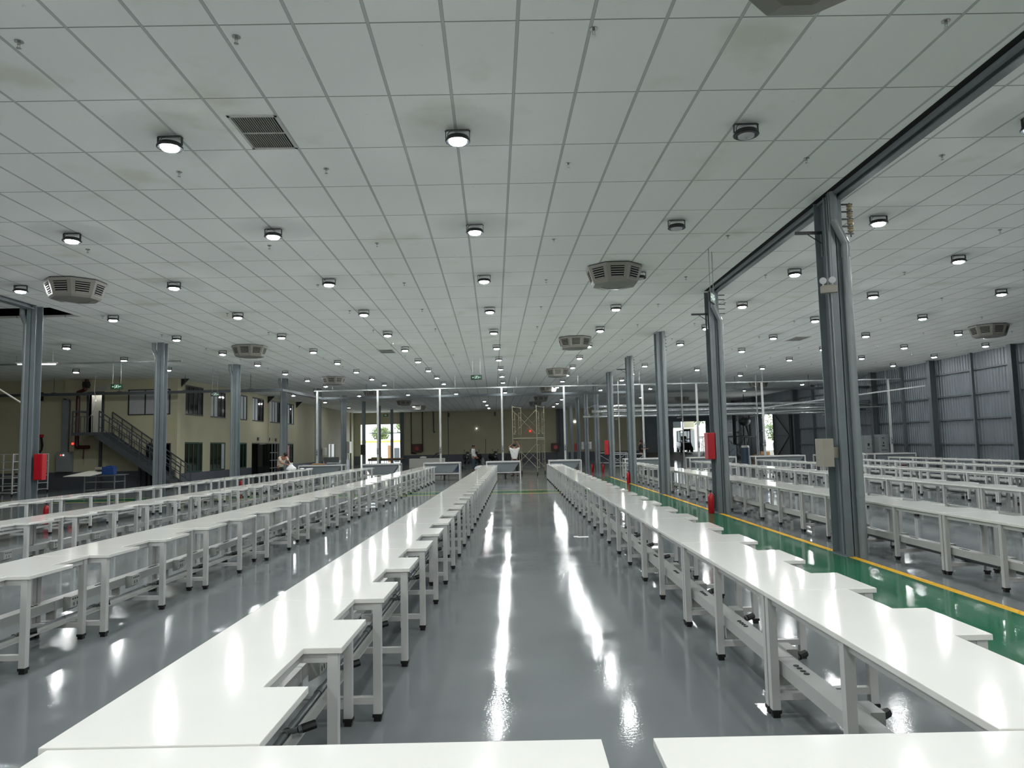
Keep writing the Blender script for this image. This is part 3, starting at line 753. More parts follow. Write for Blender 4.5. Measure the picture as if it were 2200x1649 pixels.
# ================================================================== SIGNS
def text(s, size, loc, parent, m='exit_white', rot=(math.pi / 2, 0, 0)):
    c = bpy.data.curves.new('lettering', 'FONT'); c.body = s; c.size = size; c.extrude = .001; c.align_x = 'CENTER'; c.align_y = 'CENTER'
    tmp = bpy.data.objects.new('tmp', c); me = bpy.data.meshes.new_from_object(tmp); bpy.data.objects.remove(tmp)
    if not me.materials: me.materials.append(MATS[m])
    o = bpy.data.objects.new('lettering', me); COL.objects.link(o); o.parent = parent; o.location = loc; o.rotation_euler = rot
    return o
def exit_sign(x, y, z, rz, lab, w=.36, h=.15):
    t = thing('exit_sign', lab, 'sign', (x, y, z), rz, 'hanging green exit signs')
    M('black_rubber').box(-w / 2 - .012, w / 2 + .012, -.012, .02, -h / 2 - .012, h / 2 + .012).obj('sign_case', t)
    M('exit_green').box(-w / 2, w / 2, -.016, -.012, -h / 2, h / 2).obj('sign_face', t)
    m = M('exit_white'); Y0_, Y1_ = -.0185, -.0165
    m.box(-.15, -.10, Y0_, Y1_, -.006, .006).add([(-.165, Y0_, 0), (-.14, Y0_, .022), (-.14, Y0_, -.022), (-.165, Y1_, 0), (-.14, Y1_, .022), (-.14, Y1_, -.022)], [(0, 1, 2), (3, 5, 4), (0, 3, 4, 1), (1, 4, 5, 2), (2, 5, 3, 0)])
    for a, b in (((-.065, .06), (-.065, -.06)), ((.065, .06), (.065, -.06)), ((-.065, .06), (.065, .06))):
        m.box(min(a[0], b[0]) - .003, max(a[0], b[0]) + .003, Y0_, Y1_, min(a[1], b[1]) - .003, max(a[1], b[1]) + .003)
    m.cyl((.01, Y0_, .04), (.01, Y1_, .04), .013, n=10)
    for a, b, w_ in (((0, .028), (-.012, -.01), .02), ((-.012, -.01), (.02, -.028), .012), ((.02, -.028), (.012, -.055), .011), ((-.014, -.012), (-.035, -.03), .012), ((-.035, -.03), (-.05, -.045), .01), ((0, .022), (-.035, .006), .009), ((0, .022), (.03, .004), .009)):
        m.bar((a[0], (Y0_ + Y1_) / 2, a[1]), (b[0], (Y0_ + Y1_) / 2, b[1]), .002, w_)
    m.obj('pictogram', t)
    text('EXIT', .05, (.12, -.0165, 0), t)
    for dx in (-w * .36, w * .36):
        M('galvanised').cyl((dx, 0, h / 2 + .012), (dx, 0, CEIL - z), .007, n=6).obj('hanger_rod', t)
exit_sign(-1.48, 29, 4.36, 0, 'green hanging exit sign with arrow above the centre aisle', .42, .17)
exit_sign(-14.83, 27, 4.11, 0, 'green hanging exit sign with arrow above the staircase', .42, .17)
exit_sign(3.66, 13.1, 4.22, math.radians(62), 'green hanging exit sign turned sideways before the second column', .36, .15)
exit_sign(-12.6, 30.5, 4.02, math.radians(58), 'green exit sign seen edge-on before the barred upper windows', .36, .16)
exit_sign(-12.4, 70, 4.75, 0, 'tiny green exit sign above the bright left gate', .45, .2)

# ================================================================== FITTINGS ON THE COLUMNS
x1, y1 = RC[0][1], RC[0][0]; x2, y2 = RC[1][1], RC[1][0]
def insulators(x, y, n, lab, bell):
    t = thing('insulator_rack', lab, 'insulator rack', (x, y, 0))
    M('dark_frame').box(.1, .112, -.02, .02, 4.52, 5.0).obj('mounting_bar', t)
    m = M('dark_frame')
    for k in range(n): m.box(.11, .30, -.012, .012, 4.54 + k * .43 / (n - 1), 4.56 + k * .43 / (n - 1))
    if bell: m.cyl((.26, 0, 4.50), (.26, 0, 5.0), .008, n=6)
    m.obj('arm', t)
    if bell:
        for k in range(n - 1):
            z = 4.56 + k * .43 / (n - 1)
            M('insulator').loft([[(.26 + r * math.cos(a * math.pi / 6), r * math.sin(a * math.pi / 6), z + dz) for a in range(12)] for dz, r in ((.008, .02), (.02, .04), (.04, .045), (.048, .022), (.056, .022), (.064, .045), (.084, .04), (.096, .02))]).obj('insulator', t, smooth=True)
insulators(x1 + .02, y1 - .1, 5, 'rack of four beige ceramic insulators high on the nearest column', True)
insulators(x2 - .02, y2 - .1, 5, 'bare five-armed black rack high on the second nearest column', False)
insulators(RC[2][1] - .05, RC[2][0], 5, 'bare black rack at the top of the third column', False)
insulators(RC[3][1] - .05, RC[3][0], 5, 'bare black rack at the top of the fourth column', False)
for (y, x), lab, z in ((RC[0], 'black steel bracket arm sticking out left of the nearest column', 4.6), (RC[1], 'black steel bracket arm sticking out left of the second nearest column', 4.56), (RC[3], 'thin black bracket arm at the left of the fourth column', 4.6), (RC[5], 'small black bracket arm at the left of the sixth column', 4.6)):
    tag(M('dark_frame').box(x - .48, x - .1, y - .02, y + .02, z - .02, z + .02).bar((x - .3, y, z - .02), (x - .1, y, z - .16), .012).box(x - .108, x - .1, y - .03, y + .03, z - .35, z + .02).obj('bracket_arm'), lab, 'bracket')
t = thing('emergency_light', 'beige twin spot emergency light on the nearest column', 'emergency light', (x1 - .17, y1 - .3, 3.72), math.radians(-25))
M('beige_box').box(-.11, .11, -.05, .03, -.07, .03).box(-.09, .07, -.035, .02, .03, .045).obj('battery_case', t, bevel=.006)
for dx in (-.07, .05):
    s = M('white_steel').cyl((dx, -.02, .11), (dx, .035, .11), .048, .03, n=20).cyl((dx, 0, .045), (dx, 0, .08), .01, n=8); s.obj('spot_head', t, smooth=True)
    M('lamp_off').cyl((dx, -.026, .11), (dx, -.019, .11), .042, n=20).obj('spot_lens', t, smooth=True)
M('grey_box').box(.05, .062, .03, .042, .03, 1.38).obj('wire_duct', t)
tag(M('beige_box').box(4.27, 4.42, 10.12, 10.38, 1.23, 1.62).box(4.42, 4.52, 10.2, 10.3, 1.35, 1.5).obj('junction_cabinet', bevel=.006), 'beige metal cabinet hanging on the left of the nearest column', 'cabinet')
def hose_cabinet(x, y, z, w, h, lab, d=.2):
    t = thing('hose_cabinet', lab, 'fire hose cabinet', (x, y, z))
    M('red_paint').box(-w / 2, w / 2, -d / 2, d / 2, 0, h).obj('case', t, bevel=.006)
    M('red_paint').box(-w / 2 + .012, w / 2 - .012, -d / 2 - .012, -d / 2 - .001, .012, h - .012).obj('door', t, bevel=.004)
    return t
hose_cabinet(x2 - .19, y2 - .05, 1.21, .17, .6, 'tall red fire cabinet hanging on the second nearest column', .3)
hose_cabinet(-10.98, 16.84, 1.05, .2, .6, 'red fire cabinet on the right side of the nearest left column', .16)
hose_cabinet(RC[4][1] - .21, RC[4][0], 1.07, .2, .69, 'dark red fire cabinet on a far column right of the aisle', .3)
hose_cabinet(RC[7][1] - .21, RC[7][0], 1.1, .2, .56, 'small red fire cabinet on a far column near the scaffold', .3)
for i, (x, y, lab) in enumerate(((RC[6][1] + .02, RC[6][0] - .28, 'pale grey switch box on a far column, right one of a pair'), (RC[6][1] - .42, RC[6][0], 'pale grey switch box on a far column, left one of a pair'))):
    tag(M('poster_grey').box(x + .1, x + .3, y - .05, y + .05, 1.25, 1.75).obj('switch_box', bevel=.01), lab, 'box')
t = thing('fire_pipe', 'thin red fire water pipe running down beside the second nearest column', 'pipe', (x2 + .16, y2 + .1, 0))
M('red_paint').cyl((0, 0, 0), (0, 0, CEIL), .022, n=10).obj('pipe', t, smooth=True)
t = thing('fire_pipe', 'thin red fire water pipe running down beside the fifth column', 'pipe', (RC[4][1] + .17, RC[4][0] + .1, 0))
M('red_paint').cyl((0, 0, 1.2), (0, 0, CEIL), .03, n=10).obj('pipe', t, smooth=True)
def extinguisher(x, y, lab, h=.56):
    t = thing('fire_extinguisher', lab, 'fire extinguisher', (x, y, 0), 0, 'red fire extinguishers on the floor'); k = h / .56
    M('red_paint').loft([[(r * k * math.cos(a * math.pi / 10), r * k * math.sin(a * math.pi / 10), z * k) for a in range(20)] for z, r in ((0, .06), (.01, .068), (.38, .068), (.42, .055), (.45, .025), (.47, .02))]).obj('cylinder', t, smooth=True)
    M('dark_frame').box(-.06, .03, -.012, .012, .50 * k, .52 * k).bar((.02, 0, .47 * k), (-.09, 0, .54 * k), .014).cyl((0, 0, .46 * k), (0, 0, .52 * k), .02, n=8).obj('handle', t)
    M('black_rubber').tube([(.02, -.02, .49 * k), (.08, -.03, .44 * k), (.085, -.02, .25 * k), (.08, 0, .12 * k)], .009, 6).obj('hose', t)
extinguisher(x2 - .26, y2 - .2, 'red fire extinguisher at the foot of the second nearest column')
extinguisher(4.52, RC[3][0] - .1, 'red fire extinguisher at the foot of the fourth column')
extinguisher(-10.9, 17.0, 'red fire extinguisher at the foot of the nearest left column, seen under a table')
extinguisher(-11.0, 29.3, 'red fire extinguisher at the foot of the third left column')
extinguisher(4.45, RC[5][0], 'small red fire extinguisher left of the sixth column')
extinguisher(5.0, RC[5][0] - .4, 'small red fire extinguisher right of the sixth column')
def camera_box(x, y, z, lab):
    t = thing('loudspeaker', lab, 'speaker', (x, y, z)); M('dark_frame').box(-.1, .1, -.1, 0, -.2, .2).obj('case', t); M('lamp_black').box(-.08, .08, -.11, -.101, -.17, .17).obj('cover', t)
camera_box(-6.5, YF - .02, 4.75, 'small black wall box high on the far wall, left one')
camera_box(-1.9, YF - .02, 4.75, 'small black wall box high on the far wall, right of the pole')
camera_box(-22.2, YO - .02, 4.35, 'small dark wall box high above the red bucket rack at left')

# ================================================================== SILVER PIPES AND FAR RIGHT
for i, (y, z, r, x0, lab) in enumerate(((39.2, 3.60, .085, 4.6, 'topmost shiny duct pipe'), (39.7, 3.44, .05, 4.9, 'second shiny duct pipe from the top'), (39.3, 3.34, .085, 4.2, 'third shiny duct pipe from the top'), (39.9, 3.21, .06, 4.8, 'fourth shiny duct pipe from the top'), (39.1, 3.06, .06, 3.7, 'lowest duct pipe'))):
    tag(M('silver_duct').cyl((x0, y, z), (19.3, y, z - .03), r, n=18).obj('duct_pipe', smooth=True), lab + ' of the bundle running right behind the columns', 'pipe', 'silver pipes behind the columns')
for x in (5.6, 9.0, 13.0, 17.0):
    t = thing('pipe_support', 'thin grey support under the silver pipes, %s from the left' % ORD[(5.6, 9.0, 13.0, 17.0).index(x)], 'support', (x, 39.5, 0), 0, 'supports of the silver pipes')
    M('galvanised').box(-.03, .03, -.64, -.59, 0, CEIL).box(-.03, .03, -.64, .6, 2.91, 2.95).obj('stand', t)
t = thing('cable_coil', 'loose coil of pale cable hanging at the left end of the silver pipes', 'cable', (4.1, 38.9, 3.35))
m = M('galvanised')
for k in range(4):
    R_ = .30 + .04 * k; m.tube([(R_ * math.cos(a * math.pi / 8) + .1 * k, .03 * k, R_ * .8 * math.sin(a * math.pi / 8)) for a in range(17)], .008, 5)
m.obj('coil', t)
# corridor frame bar along right hall
tag(M('galvanised').bar((13.0, 38.2, 3.3), (19.3, 34.0, 4.0), .06).bar((11.2, 39.0, 3.05), (19.3, 38.0, 3.25), .05).obj('conduit_run'), 'thin pale conduits slanting across in front of the ribbed right wall', 'conduit')
# control cabinets
def cabinet(x, y, w, d, z, lab, ps):
    t = thing('control_cabinet', lab, 'control cabinet', (x, y, 0))
    M('grey_box').box(-w / 2, w / 2, -d / 2, d / 2, 0, z).obj('case', t, bevel=.01)
    M('grey_box').box(-w / 2 + .03, w / 2 - .03, -d / 2 - .015, -d / 2 - .001, .05, z - .04).obj('door', t, bevel=.004)
    m = M('dark_frame')
    for a, b, c, e in ps: m.box(a, b, -d / 2 - .022, -d / 2 - .016, c, e)
    m.obj('controls', t)
cabinet(18.02, 37.4, .36, .4, 1.75, 'grey control cabinet with small round buttons, left one of the pair at the ribbed wall', [(-.06, -.02, 1.05, 1.1), (.03, .07, 1.05, 1.1), (-.05, .05, 1.2, 1.35)])
cabinet(18.75, 37.3, .5, .5, 1.78, 'wide grey control cabinet with slots and dials, right one at the ribbed wall', [(-.1, .0, 1.58, 1.62), (-.07, -.02, 1.3, 1.4), (-.15, .12, .98, 1.01), (-.15, .12, .83, .86), (-.15, .12, .68, .71), (-.12, .02, 1.18, 1.23)])
t = thing('inspection_stand', 'white inspection stand with a tube lamp on top beside the cabinets', 'stand', (16.95, 36.6, 0))
M('white_paint').box(-.04, .04, -.03, .03, 0, 2.0).box(-.4, .4, -.3, .3, 0, .04).obj('post', t)
M('tube_light').box(-.2, .35, -.04, .04, 2.0, 2.04).obj('tube', t)
M('white_paint').add([(-.1, -.3, .9), (.9, -.3, .75), (.9, .4, .75), (-.1, .4, 1.15), (-.1, -.3, .86), (.9, -.3, .71), (.9, .4, .71), (-.1, .4, 1.11)], [(0, 1, 2, 3), (7, 6, 5, 4), (0, 4, 5, 1), (1, 5, 6, 2), (2, 6, 7, 3), (3, 7, 4, 0)]).obj('tilted_board', t)
tag(M('red_paint').box(18.75, 19.2, 36.1, 36.5, 0, .55).obj('storage_bin', bevel=.02), 'dark red plastic bin under the rightmost trough', 'bin')
# sliding door leaf with braces beside the bright side door
t = thing('sliding_door', 'dark sliding steel door leaf with crossed braces right of the bright side door', 'door', (XR - .5, 50.3, 0))
M('girt').box(-.02, .02, 0, 3.2, .05, 3.7).obj('sheet', t)
m = M('dark_frame')
for z in (.1, 1.9, 3.65): m.box(-.07, -.021, 0, 3.2, z - .04, z + .04)
for y in (.04, 3.16): m.box(-.07, -.021, y - .04, y + .04, .1, 3.65)
m.bar((-.05, .1, 1.9), (-.05, 3.1, 3.6), .05).bar((-.05, 3.1, .15), (-.05, .1, 1.9), .05)
m.obj('brace', t)
t = thing('sliding_door', 'dark sliding steel door leaf with braces left of the bright side door', 'door', (XR - .5, 57.3, 0))
M('girt').box(-.02, .02, 0, 3.4, .05, 3.7).obj('sheet', t)
m = M('dark_frame')
for z in (.1, 1.9, 3.65): m.box(-.07, -.021, 0, 3.4, z - .04, z + .04)
for y in (.04, 1.7, 3.36): m.box(-.07, -.021, y - .04, y + .04, .1, 3.65)
m.bar((-.05, 3.3, 3.6), (-.05, 1.8, 1.9), .05).bar((-.05, 3.3, .15), (-.05, 1.8, 1.9), .05)
m.obj('brace', t)

# ================================================================== SCAFFOLDS
def scaffold(x, y, w, d, levels, lh, matn, lab, rungs=4, wheels=True, cat='scaffold', base=.0):
    t = thing('scaffold_tower', lab, cat, (x, y, base), -.25 if wheels else 0)
    z0 = .18 if wheels else .03
    for ix, px in enumerate((0, w)):
        m = M(matn)
        for L in range(levels):
            a = z0 + L * lh; b = a + lh
            for py in (0, d): m.cyl((px, py, a), (px, py, b), .021, n=8)
            for iy, (pa, pb) in enumerate(((0, d * .28), (d * .72, d))):
                s = pb if iy == 0 else pa
                m.cyl((px, s, a + .25), (px, s, b - .35), .014, n=6)
                for k in range(rungs): zz = a + .25 + (lh - .6) * k / (rungs - 1); m.cyl((px, pa, zz), (px, pb, zz), .014, n=6)
            m.cyl((px, 0, b - .06), (px, d, b - .06), .021, n=8)
        m.obj('end_frame', t, smooth=True)
    for L in range(levels):
        a = z0 + L * lh; b = a + lh
        for py in (0, d):
            M(matn).cyl((0, py, a + .2), (w, py, b - .25), .012, n=6).cyl((w, py, a + .2), (0, py, b - .25), .012, n=6).obj('cross_brace', t, smooth=True)
    if wheels:
        for px in (0, w):
            for py in (0, d):
                M('black_rubber').cyl((px - .022, py, .085), (px + .022, py, .085), .085, n=18).box(px - .03, px + .03, py - .02, py + .02, .1, .19).obj('caster', t, smooth=True)
    M(matn).box(-.02, w + .02, .05, d - .05, z0 + lh, z0 + lh + .05).obj('platform', t)
    return t
s = scaffold(-.1, 38.9, 1.32, 1.9, 2, 1.78, 'yellow_frame', 'wheeled tube scaffold tower with platform beside the man in white')
scaffold(14.2, 55, 1.5, 1.6, 1, 1.9, 'dark_frame', 'dark tube scaffold frame left of the clutter before the bright side door', 4, False)
scaffold(16.2, 55.2, 1.6, 1.6, 1, 1.9, 'dark_frame', 'dark tube scaffold frame in the middle of the clutter before the bright side door', 4, False)
scaffold(17.2, 60.2, 1.0, 1.6, 1, 1.9, 'dark_frame', 'dark tube scaffold frame near the bright side door', 4, False)
tag(M('girt').box(16.8, 17.6, 58, 59, .0, 1.3).box(16.9, 17.5, 57.9, 58, .2, 1.2).obj('machine', bevel=.03), 'dark machine block inside the clutter before the bright side door', 'machine')
tag(M('drum_blue').cyl((17.0, 53.9, 0), (17.0, 53.9, 1.1), .3, n=20).use('white_paint').cyl((17.0, 53.9, 1.1), (17.0, 53.9, 1.25), .31, .26, n=20).obj('water_tank', smooth=True), 'blue and white drum among the dark scaffold tubes', 'drum')
for i, (x, y) in enumerate(((18.2, 54.6), (18.9, 55.3))):
    tag(M('cardboard').box(x - .4, x + .3, y - .3, y + .3, 0, .55 + .2 * i).obj('carton', bevel=.01), 'brown cardboard carton on the floor at the bright side door, %s one' % ('nearer' if i == 0 else 'farther'), 'carton')
tag(M('dark_machine').ball((17.4, 55.0, 3.05), .38, 12, 8, (1.2, .8, .9)).cyl((17.4, 55, 3.3), (17.4, 55, CEIL), .03, n=6).use('pale_lit_grey').cyl((16.9, 55, 2.4), (16.9, 55, 3.4), .015, n=6).obj('hanging_reel', smooth=True), 'black cable bundle hanging from the ceiling above the clutter', 'cable reel')
# metal trestles between the far columns
def trestle(x, y, w, lab):
    t = thing('pipe_trolley', lab, 'trolley', (x, y, 0), 0, 'white tube trolleys between the far columns')
    m = M('white_steel')
    for px in (0, w):
        for py in (0, .6): m.cyl((px, py, 0), (px, py, 1.0), .02, n=6)
        m.cyl((px, 0, 1.0), (px, .6, 1.0), .02, n=6)
    for z in (.35, 1.0):
        for py in (0, .6): m.cyl((0, py, z), (w, py, z), .02, n=6)
    m.bar((0, 0, .95), (w * .45, 0, .4), .02).bar((w, 0, .95), (w * .55, 0, .4), .02)
    m.obj('tube_frame', t)
    M('canvas_grey').box(.05, w - .05, .05, .55, .35, .37).obj('shelf', t)
trestle(5.4, 47.5, 1.9, 'white tube trolley between the far columns, farther one'); trestle(5.3, 40.6, 1.9, 'white tube trolley between the far columns, nearer one')

# ================================================================== FORKLIFT (in the open bay)
t = thing('forklift', 'black forklift truck parked in the open bay doorway at the far right', 'forklift', (16.6, 71.2, .56))
m = M('dark_machine').loft([[(-.5, -.6, .25), (.5, -.6, .25), (.5, 1.3, .25), (-.5, 1.3, .25)], [(-.55, -.7, .6), (.55, -.7, .6), (.55, 1.5, .7), (-.55, 1.5, .7)], [(-.5, -.5, .95), (.5, -.5, .95), (.5, 1.4, 1.1), (-.5, 1.4, 1.1)]])
m.obj('chassis', t)
g = M('dark_machine')
for px in (-.48, .48): g.bar((px, -.35, .95), (px, -.15, 2.1), .06).bar((px, 1.1, 1.0), (px, .9, 2.1), .06)
g.box(-.55, .55, -.25, 1.0, 2.08, 2.14)
for k in range(5): g.box(-.5, .5, -.15 + k * .25, -.12 + k * .25, 2.14, 2.17)
g.obj('overhead_guard', t)
g = M('dark_frame')
for px in (-.32, .32): g.box(px - .05, px + .05, -.95, -.82, .1, 2.3)
for z in (.5, 1.3, 2.2): g.box(-.32, .32, -.92, -.86, z - .05, z + .05)
g.obj('mast', t)
for px in (-.25, .25): M('dark_frame').box(px - .05, px + .05, -1.9, -.92, .03, .08).obj('fork', t)
for px in (-.5, .5):
    for py, r in ((-.55, .3), (1.0, .25)): M('black_rubber').cyl((px - .1, py, r), (px + .1, py, r), r, n=20).obj('wheel', t, smooth=True)
M('black_rubber').box(-.22, .22, .2, .65, 1.05, 1.2).box(-.22, .22, .6, .7, 1.2, 1.6).obj('seat', t, bevel=.02)
M('dark_frame').cyl((0, -.1, 1.45), (0, -.06, 1.47), .17, n=16).cyl((0, -.25, 1.0), (0, -.08, 1.46), .02, n=6).obj('steering_wheel', t)
M('white_dot').box(-.42, -.3, -.42, -.38, 1.98, 2.06).obj('work_light', t)
# ================================================================== STAIRCASE AND LEFT CORNER
t = thing('staircase', 'dark grey steel staircase with railings leading up to the lit door at left', 'staircase', (0, 0, 0))
SX0, SX1, SZ, YA, YBk = -18.75, -15.05, 2.6, 32.75, 33.85
M('stair_steel').box(-19.98, SX0, YA - .05, 33.98, SZ - .06, SZ).box(-19.98, SX0, YA - .05, YA - .02, SZ - .14, SZ - .06).obj('landing', t)
nst = 13
for y in (YA, YBk):
    M('stair_steel').add([(SX0 - .2, y - .02, SZ), (SX0, y - .02, SZ), (SX1, y - .02, .0), (SX1 - .38, y - .02, 0), (SX0 - .2, y - .02, SZ - .2),
                          (SX0 - .2, y + .02, SZ), (SX0, y + .02, SZ), (SX1, y + .02, .0), (SX1 - .38, y + .02, 0), (SX0 - .2, y + .02, SZ - .2)],
                         [(0, 1, 2, 3, 4), (9, 8, 7, 6, 5), (0, 5, 6, 1), (1, 6, 7, 2), (2, 7, 8, 3), (3, 8, 9, 4), (4, 9, 5, 0)]).obj('stringer', t)
for k in range(nst):
    x = SX0 + (SX1 - SX0) * (k + .5) / nst; z = SZ - SZ * (k + 1) / nst
    if z < .05: continue
    M('stair_steel').box(x - .14, x + .15, YA + .02, YBk - .02, z - .03, z).box(x - .14, x - .125, YA + .02, YBk - .02, z, z + .17).obj('step', t)
def rail(y, name='railing'):
    m = M('stair_steel'); H = .95
    m.bar((SX0, y, SZ + H), (SX1, y, H), .05).bar((SX0, y, SZ + H - .22), (SX1, y, H - .22), .03).bar((SX0, y, SZ + .25), (SX1, y, .25), .025)
    for k in range(9):
        f = k / 8; x = SX0 + (SX1 - SX0) * f; z = SZ * (1 - f); m.bar((x, y, z), (x, y, z + H), .04 if k % 2 == 0 else .03)
        if k < 8:
            f2 = (k + .5) / 8; x = SX0 + (SX1 - SX0) * f2; z = SZ * (1 - f2); m.bar((x, y, z + .25), (x, y, z + H - .22), .02)
    m.obj(name, t)
rail(YA); rail(YBk - .02)
m = M('stair_steel')
m.bar((-19.95, YA, SZ + .95), (SX0 - .55, YA, SZ + .95), .05).bar((-19.95, YA, SZ + .72), (SX0 - .55, YA, SZ + .72), .03).bar((-19.95, YA, SZ + .95), (-19.95, 33.9, SZ + .95), .05)
for k in range(6): x = -19.95 + k * .18; m.bar((x, YA, SZ), (x, YA, SZ + .75), .025)
m.bar((-19.95, YA, SZ), (-19.95, YA, SZ + .95), .05).bar((SX0 - .55, YA, SZ), (SX0 - .55, YA, SZ + 1.0), .05)
m.obj('railing', t)
for x, z in ((-19.25, SZ - .1), (-17.4, 1.62), (-16.95, 1.3)):
    M('stair_steel').box(x - .05, x + .05, YBk - .1, YBk, 0, z).obj('support_post', t)
t = thing('fire_riser', 'thick dark red fire water pipe with elbow on the wall left of the staircase', 'pipe', (0, 0, 0))
m = M('dark_red').cyl((-20.33, 33.75, 4.55), (-20.33, 33.75, 2.02), .085, n=14).cyl((-20.28, 33.75, 1.95), (-19.75, 33.75, 1.95), .085, n=14).ball((-20.32, 33.75, 1.97), .092, 12, 8)
m.cyl((-20.33, 33.75, 4.5), (-20.0, 33.7, 4.62), .085, n=14).cyl((-20.0, 33.7, 4.62), (-19.9, 33.7, CEIL), .085, n=14).ball((-20.0, 33.7, 4.62), .09, 12, 8)
m.cyl((-20.0, 33.75, 1.9), (-20.02, 33.75, 1.4), .03, n=8).obj('pipe', t, smooth=True)
M('dark_frame').cyl((-19.93, 33.55, 4.85), (-19.93, 33.85, 4.85), .12, n=14).box(-20.06, -19.82, 33.6, 33.8, 4.7, 5.0).obj('valve', t)
t = thing('electric_panel', 'grey wall cabinet with a red and a green indicator light left of the staircase', 'electric cabinet', (-20.9, 33.74, 0))
M('grey_box').box(-.37, .3, 0, .25, .82, 1.74).obj('case', t, bevel=.01)
M('grey_box').box(-.36, .18, -.02, -.001, .84, 1.72).obj('door', t, bevel=.006)
M('red_dot').cyl((-.14, -.04, 1.6), (-.14, -.02, 1.6), .025, n=12).obj('red_light', t); M('white_dot').cyl((-.02, -.04, 1.6), (-.02, -.02, 1.6), .022, n=12).obj('green_light', t)
M('beam_paint').box(-.15, .12, .02, .14, 1.74, 4.2).obj('cable_duct', t); M('black_rubber').tube([(.15, .08, 1.74), (.17, .08, 4.1), (-.1, 0, 4.22)], .025, 6).obj('cable', t)
tag(M('red_dot').cyl((-20.58, 33.82, 2.12), (-20.58, 33.85, 2.12), .045, n=12).use('grey_box').box(-20.65, -20.51, 33.85, 33.98, 2.05, 2.2).obj('signal_lamp'), 'small glowing red signal lamp on the wall left of the red riser pipe', 'signal lamp')
tag(M('poster_grey').box(-19.5, -19.05, 33.9, 33.98, 4.6, 4.78).obj('wall_unit'), 'grey box on the wall above the lit upper door', 'box')
t = thing('work_table', 'light metal frame table with tilted white board near the staircase', 'table', (-18.1, 30.5, 0))
m = M('galvanised')
for x in (.1, 1.35):
    for y in (0, .8): m.box(x - .02, x + .02, y - .02, y + .02, .03, .72)
for z in (.12, .45, .70):
    for y in (0, .8): m.box(.1, 1.35, y - .015, y + .015, z - .015, z + .015)
    for x in (.1, 1.35): m.box(x - .015, x + .015, 0, .8, z - .015, z + .015)
m.obj('frame', t)
M('white_paint').add([(-.75, -.1, .70), (.35, -.1, .70), (.85, .9, .88), (-.25, .9, .88), (-.75, -.1, .72), (.35, -.1, .72), (.85, .9, .90), (-.25, .9, .90)], [(3, 2, 1, 0), (4, 5, 6, 7), (0, 1, 5, 4), (1, 2, 6, 5), (2, 3, 7, 6), (3, 0, 4, 7)]).obj('tilted_board', t)
M('galvanised').box(.8, 1.5, -.05, .85, .72, .74).obj('tabletop', t)
tag(M('blue_plastic').prism([(-17.3, 30.5), (-16.82, 30.55), (-16.9, 30.95), (-17.3, 30.9)], .742, 1.08).box(-17.2, -16.95, 30.6, 30.85, 1.08, 1.12).obj('tool_box', bevel=.02), 'blue plastic box standing on the metal frame table near the staircase', 'box')
tag(M('beige_box').box(-17.95, -17.32, 31.15, 31.4, .90, 1.06).use('dark_frame').box(-17.93, -17.34, 31.13, 31.15, .9, .96).obj('machine_bed', bevel=.005), 'beige and black flat machine part behind the blue box on the frame table', 'machine part')
def rack(x, y, lab):
    t = thing('wheeled_rack', lab, 'rack', (x, y, 0)); W_ = 1.5; D_ = .7
    m = M('white_steel')
    for px in (0, W_):
        for py in (0, D_): m.box(px - .02, px + .02, py - .02, py + .02, .1, 1.7)
    for z in (.15, .42, .74, 1.06, 1.38, 1.68):
        for py in (0, D_): m.box(0, W_, py - .012, py + .012, z - .012, z + .012)
        for px in (0, W_): m.box(px - .012, px + .012, 0, D_, z - .012, z + .012)
    m.obj('frame', t)
    for z in (.42, .74, 1.06, 1.38): M('shelf_glass').box(.02, W_ - .02, .02, D_ - .02, z + .0125, z + .02).obj('shelf', t)
    for px in (0, W_):
        for py in (0, D_): M('black_rubber').cyl((px - .015, py, .05), (px + .015, py, .05), .05, n=14).box(px - .02, px + .02, py - .02, py + .02, .06, .1).obj('caster', t)
rack(-21.5, 29.0, 'white wheeled tube rack with shelves at the left picture edge'); rack(-22.2, 31.6, 'second pale rack behind the wheeled rack at the left picture edge')
t = thing('cable_hanger', 'bundle of black cables hanging from a small red box at the left', 'cable', (-22.15, 33.92, .12))
M('red_paint').box(-.1, .12, -.06, .06, 2.33, 2.46).obj('box', t)
m = M('reel_black')
for k in range(5): w = .07 + .02 * k; m.tube([(-w * .6, .01 * k, 2.33), (-w, .01 * k, 1.95), (-w * .5, .01 * k, 1.6 + .03 * k), (w * .5, .01 * k, 1.6 + .03 * k), (w * .8, .01 * k, 1.95), (w * .4, .01 * k, 2.33)], .012, 5)
m.tube([(-.05, 0, 1.8), (-.06, 0, 1.2)], .008, 5).box(-.1, -.0, -.04, .04, 1.1, 1.22).obj('cable', t)
tag(M('white_paint').cyl((-13.5, 17.9, 3.75), (-12.0, 17.9, 2.8), .02, n=8).cyl((-13.5, 17.9, 3.75), (-13.9, 17.9, CEIL), .02, n=8).obj('brace_rod', smooth=True), 'thin pale slanting rod left of the nearest left column', 'rod')
t = thing('pendant_socket', 'pale cable with a socket hanging in front of the lit upper door', 'cable', (-17.95, 31, 0))
M('galvanised').tube([(0, 0, CEIL), (-.03, 0, 4.3), (.05, 0, 3.95)], .008, 5).obj('cable', t); M('white_paint').box(.02, .09, -.02, .02, 3.86, 3.95).obj('socket', t)
M('galvanised').tube([(.05, 0, 3.86), (-.02, 0, 3.5), (-.25, 0, 3.15)], .006, 5).obj('lead', t)
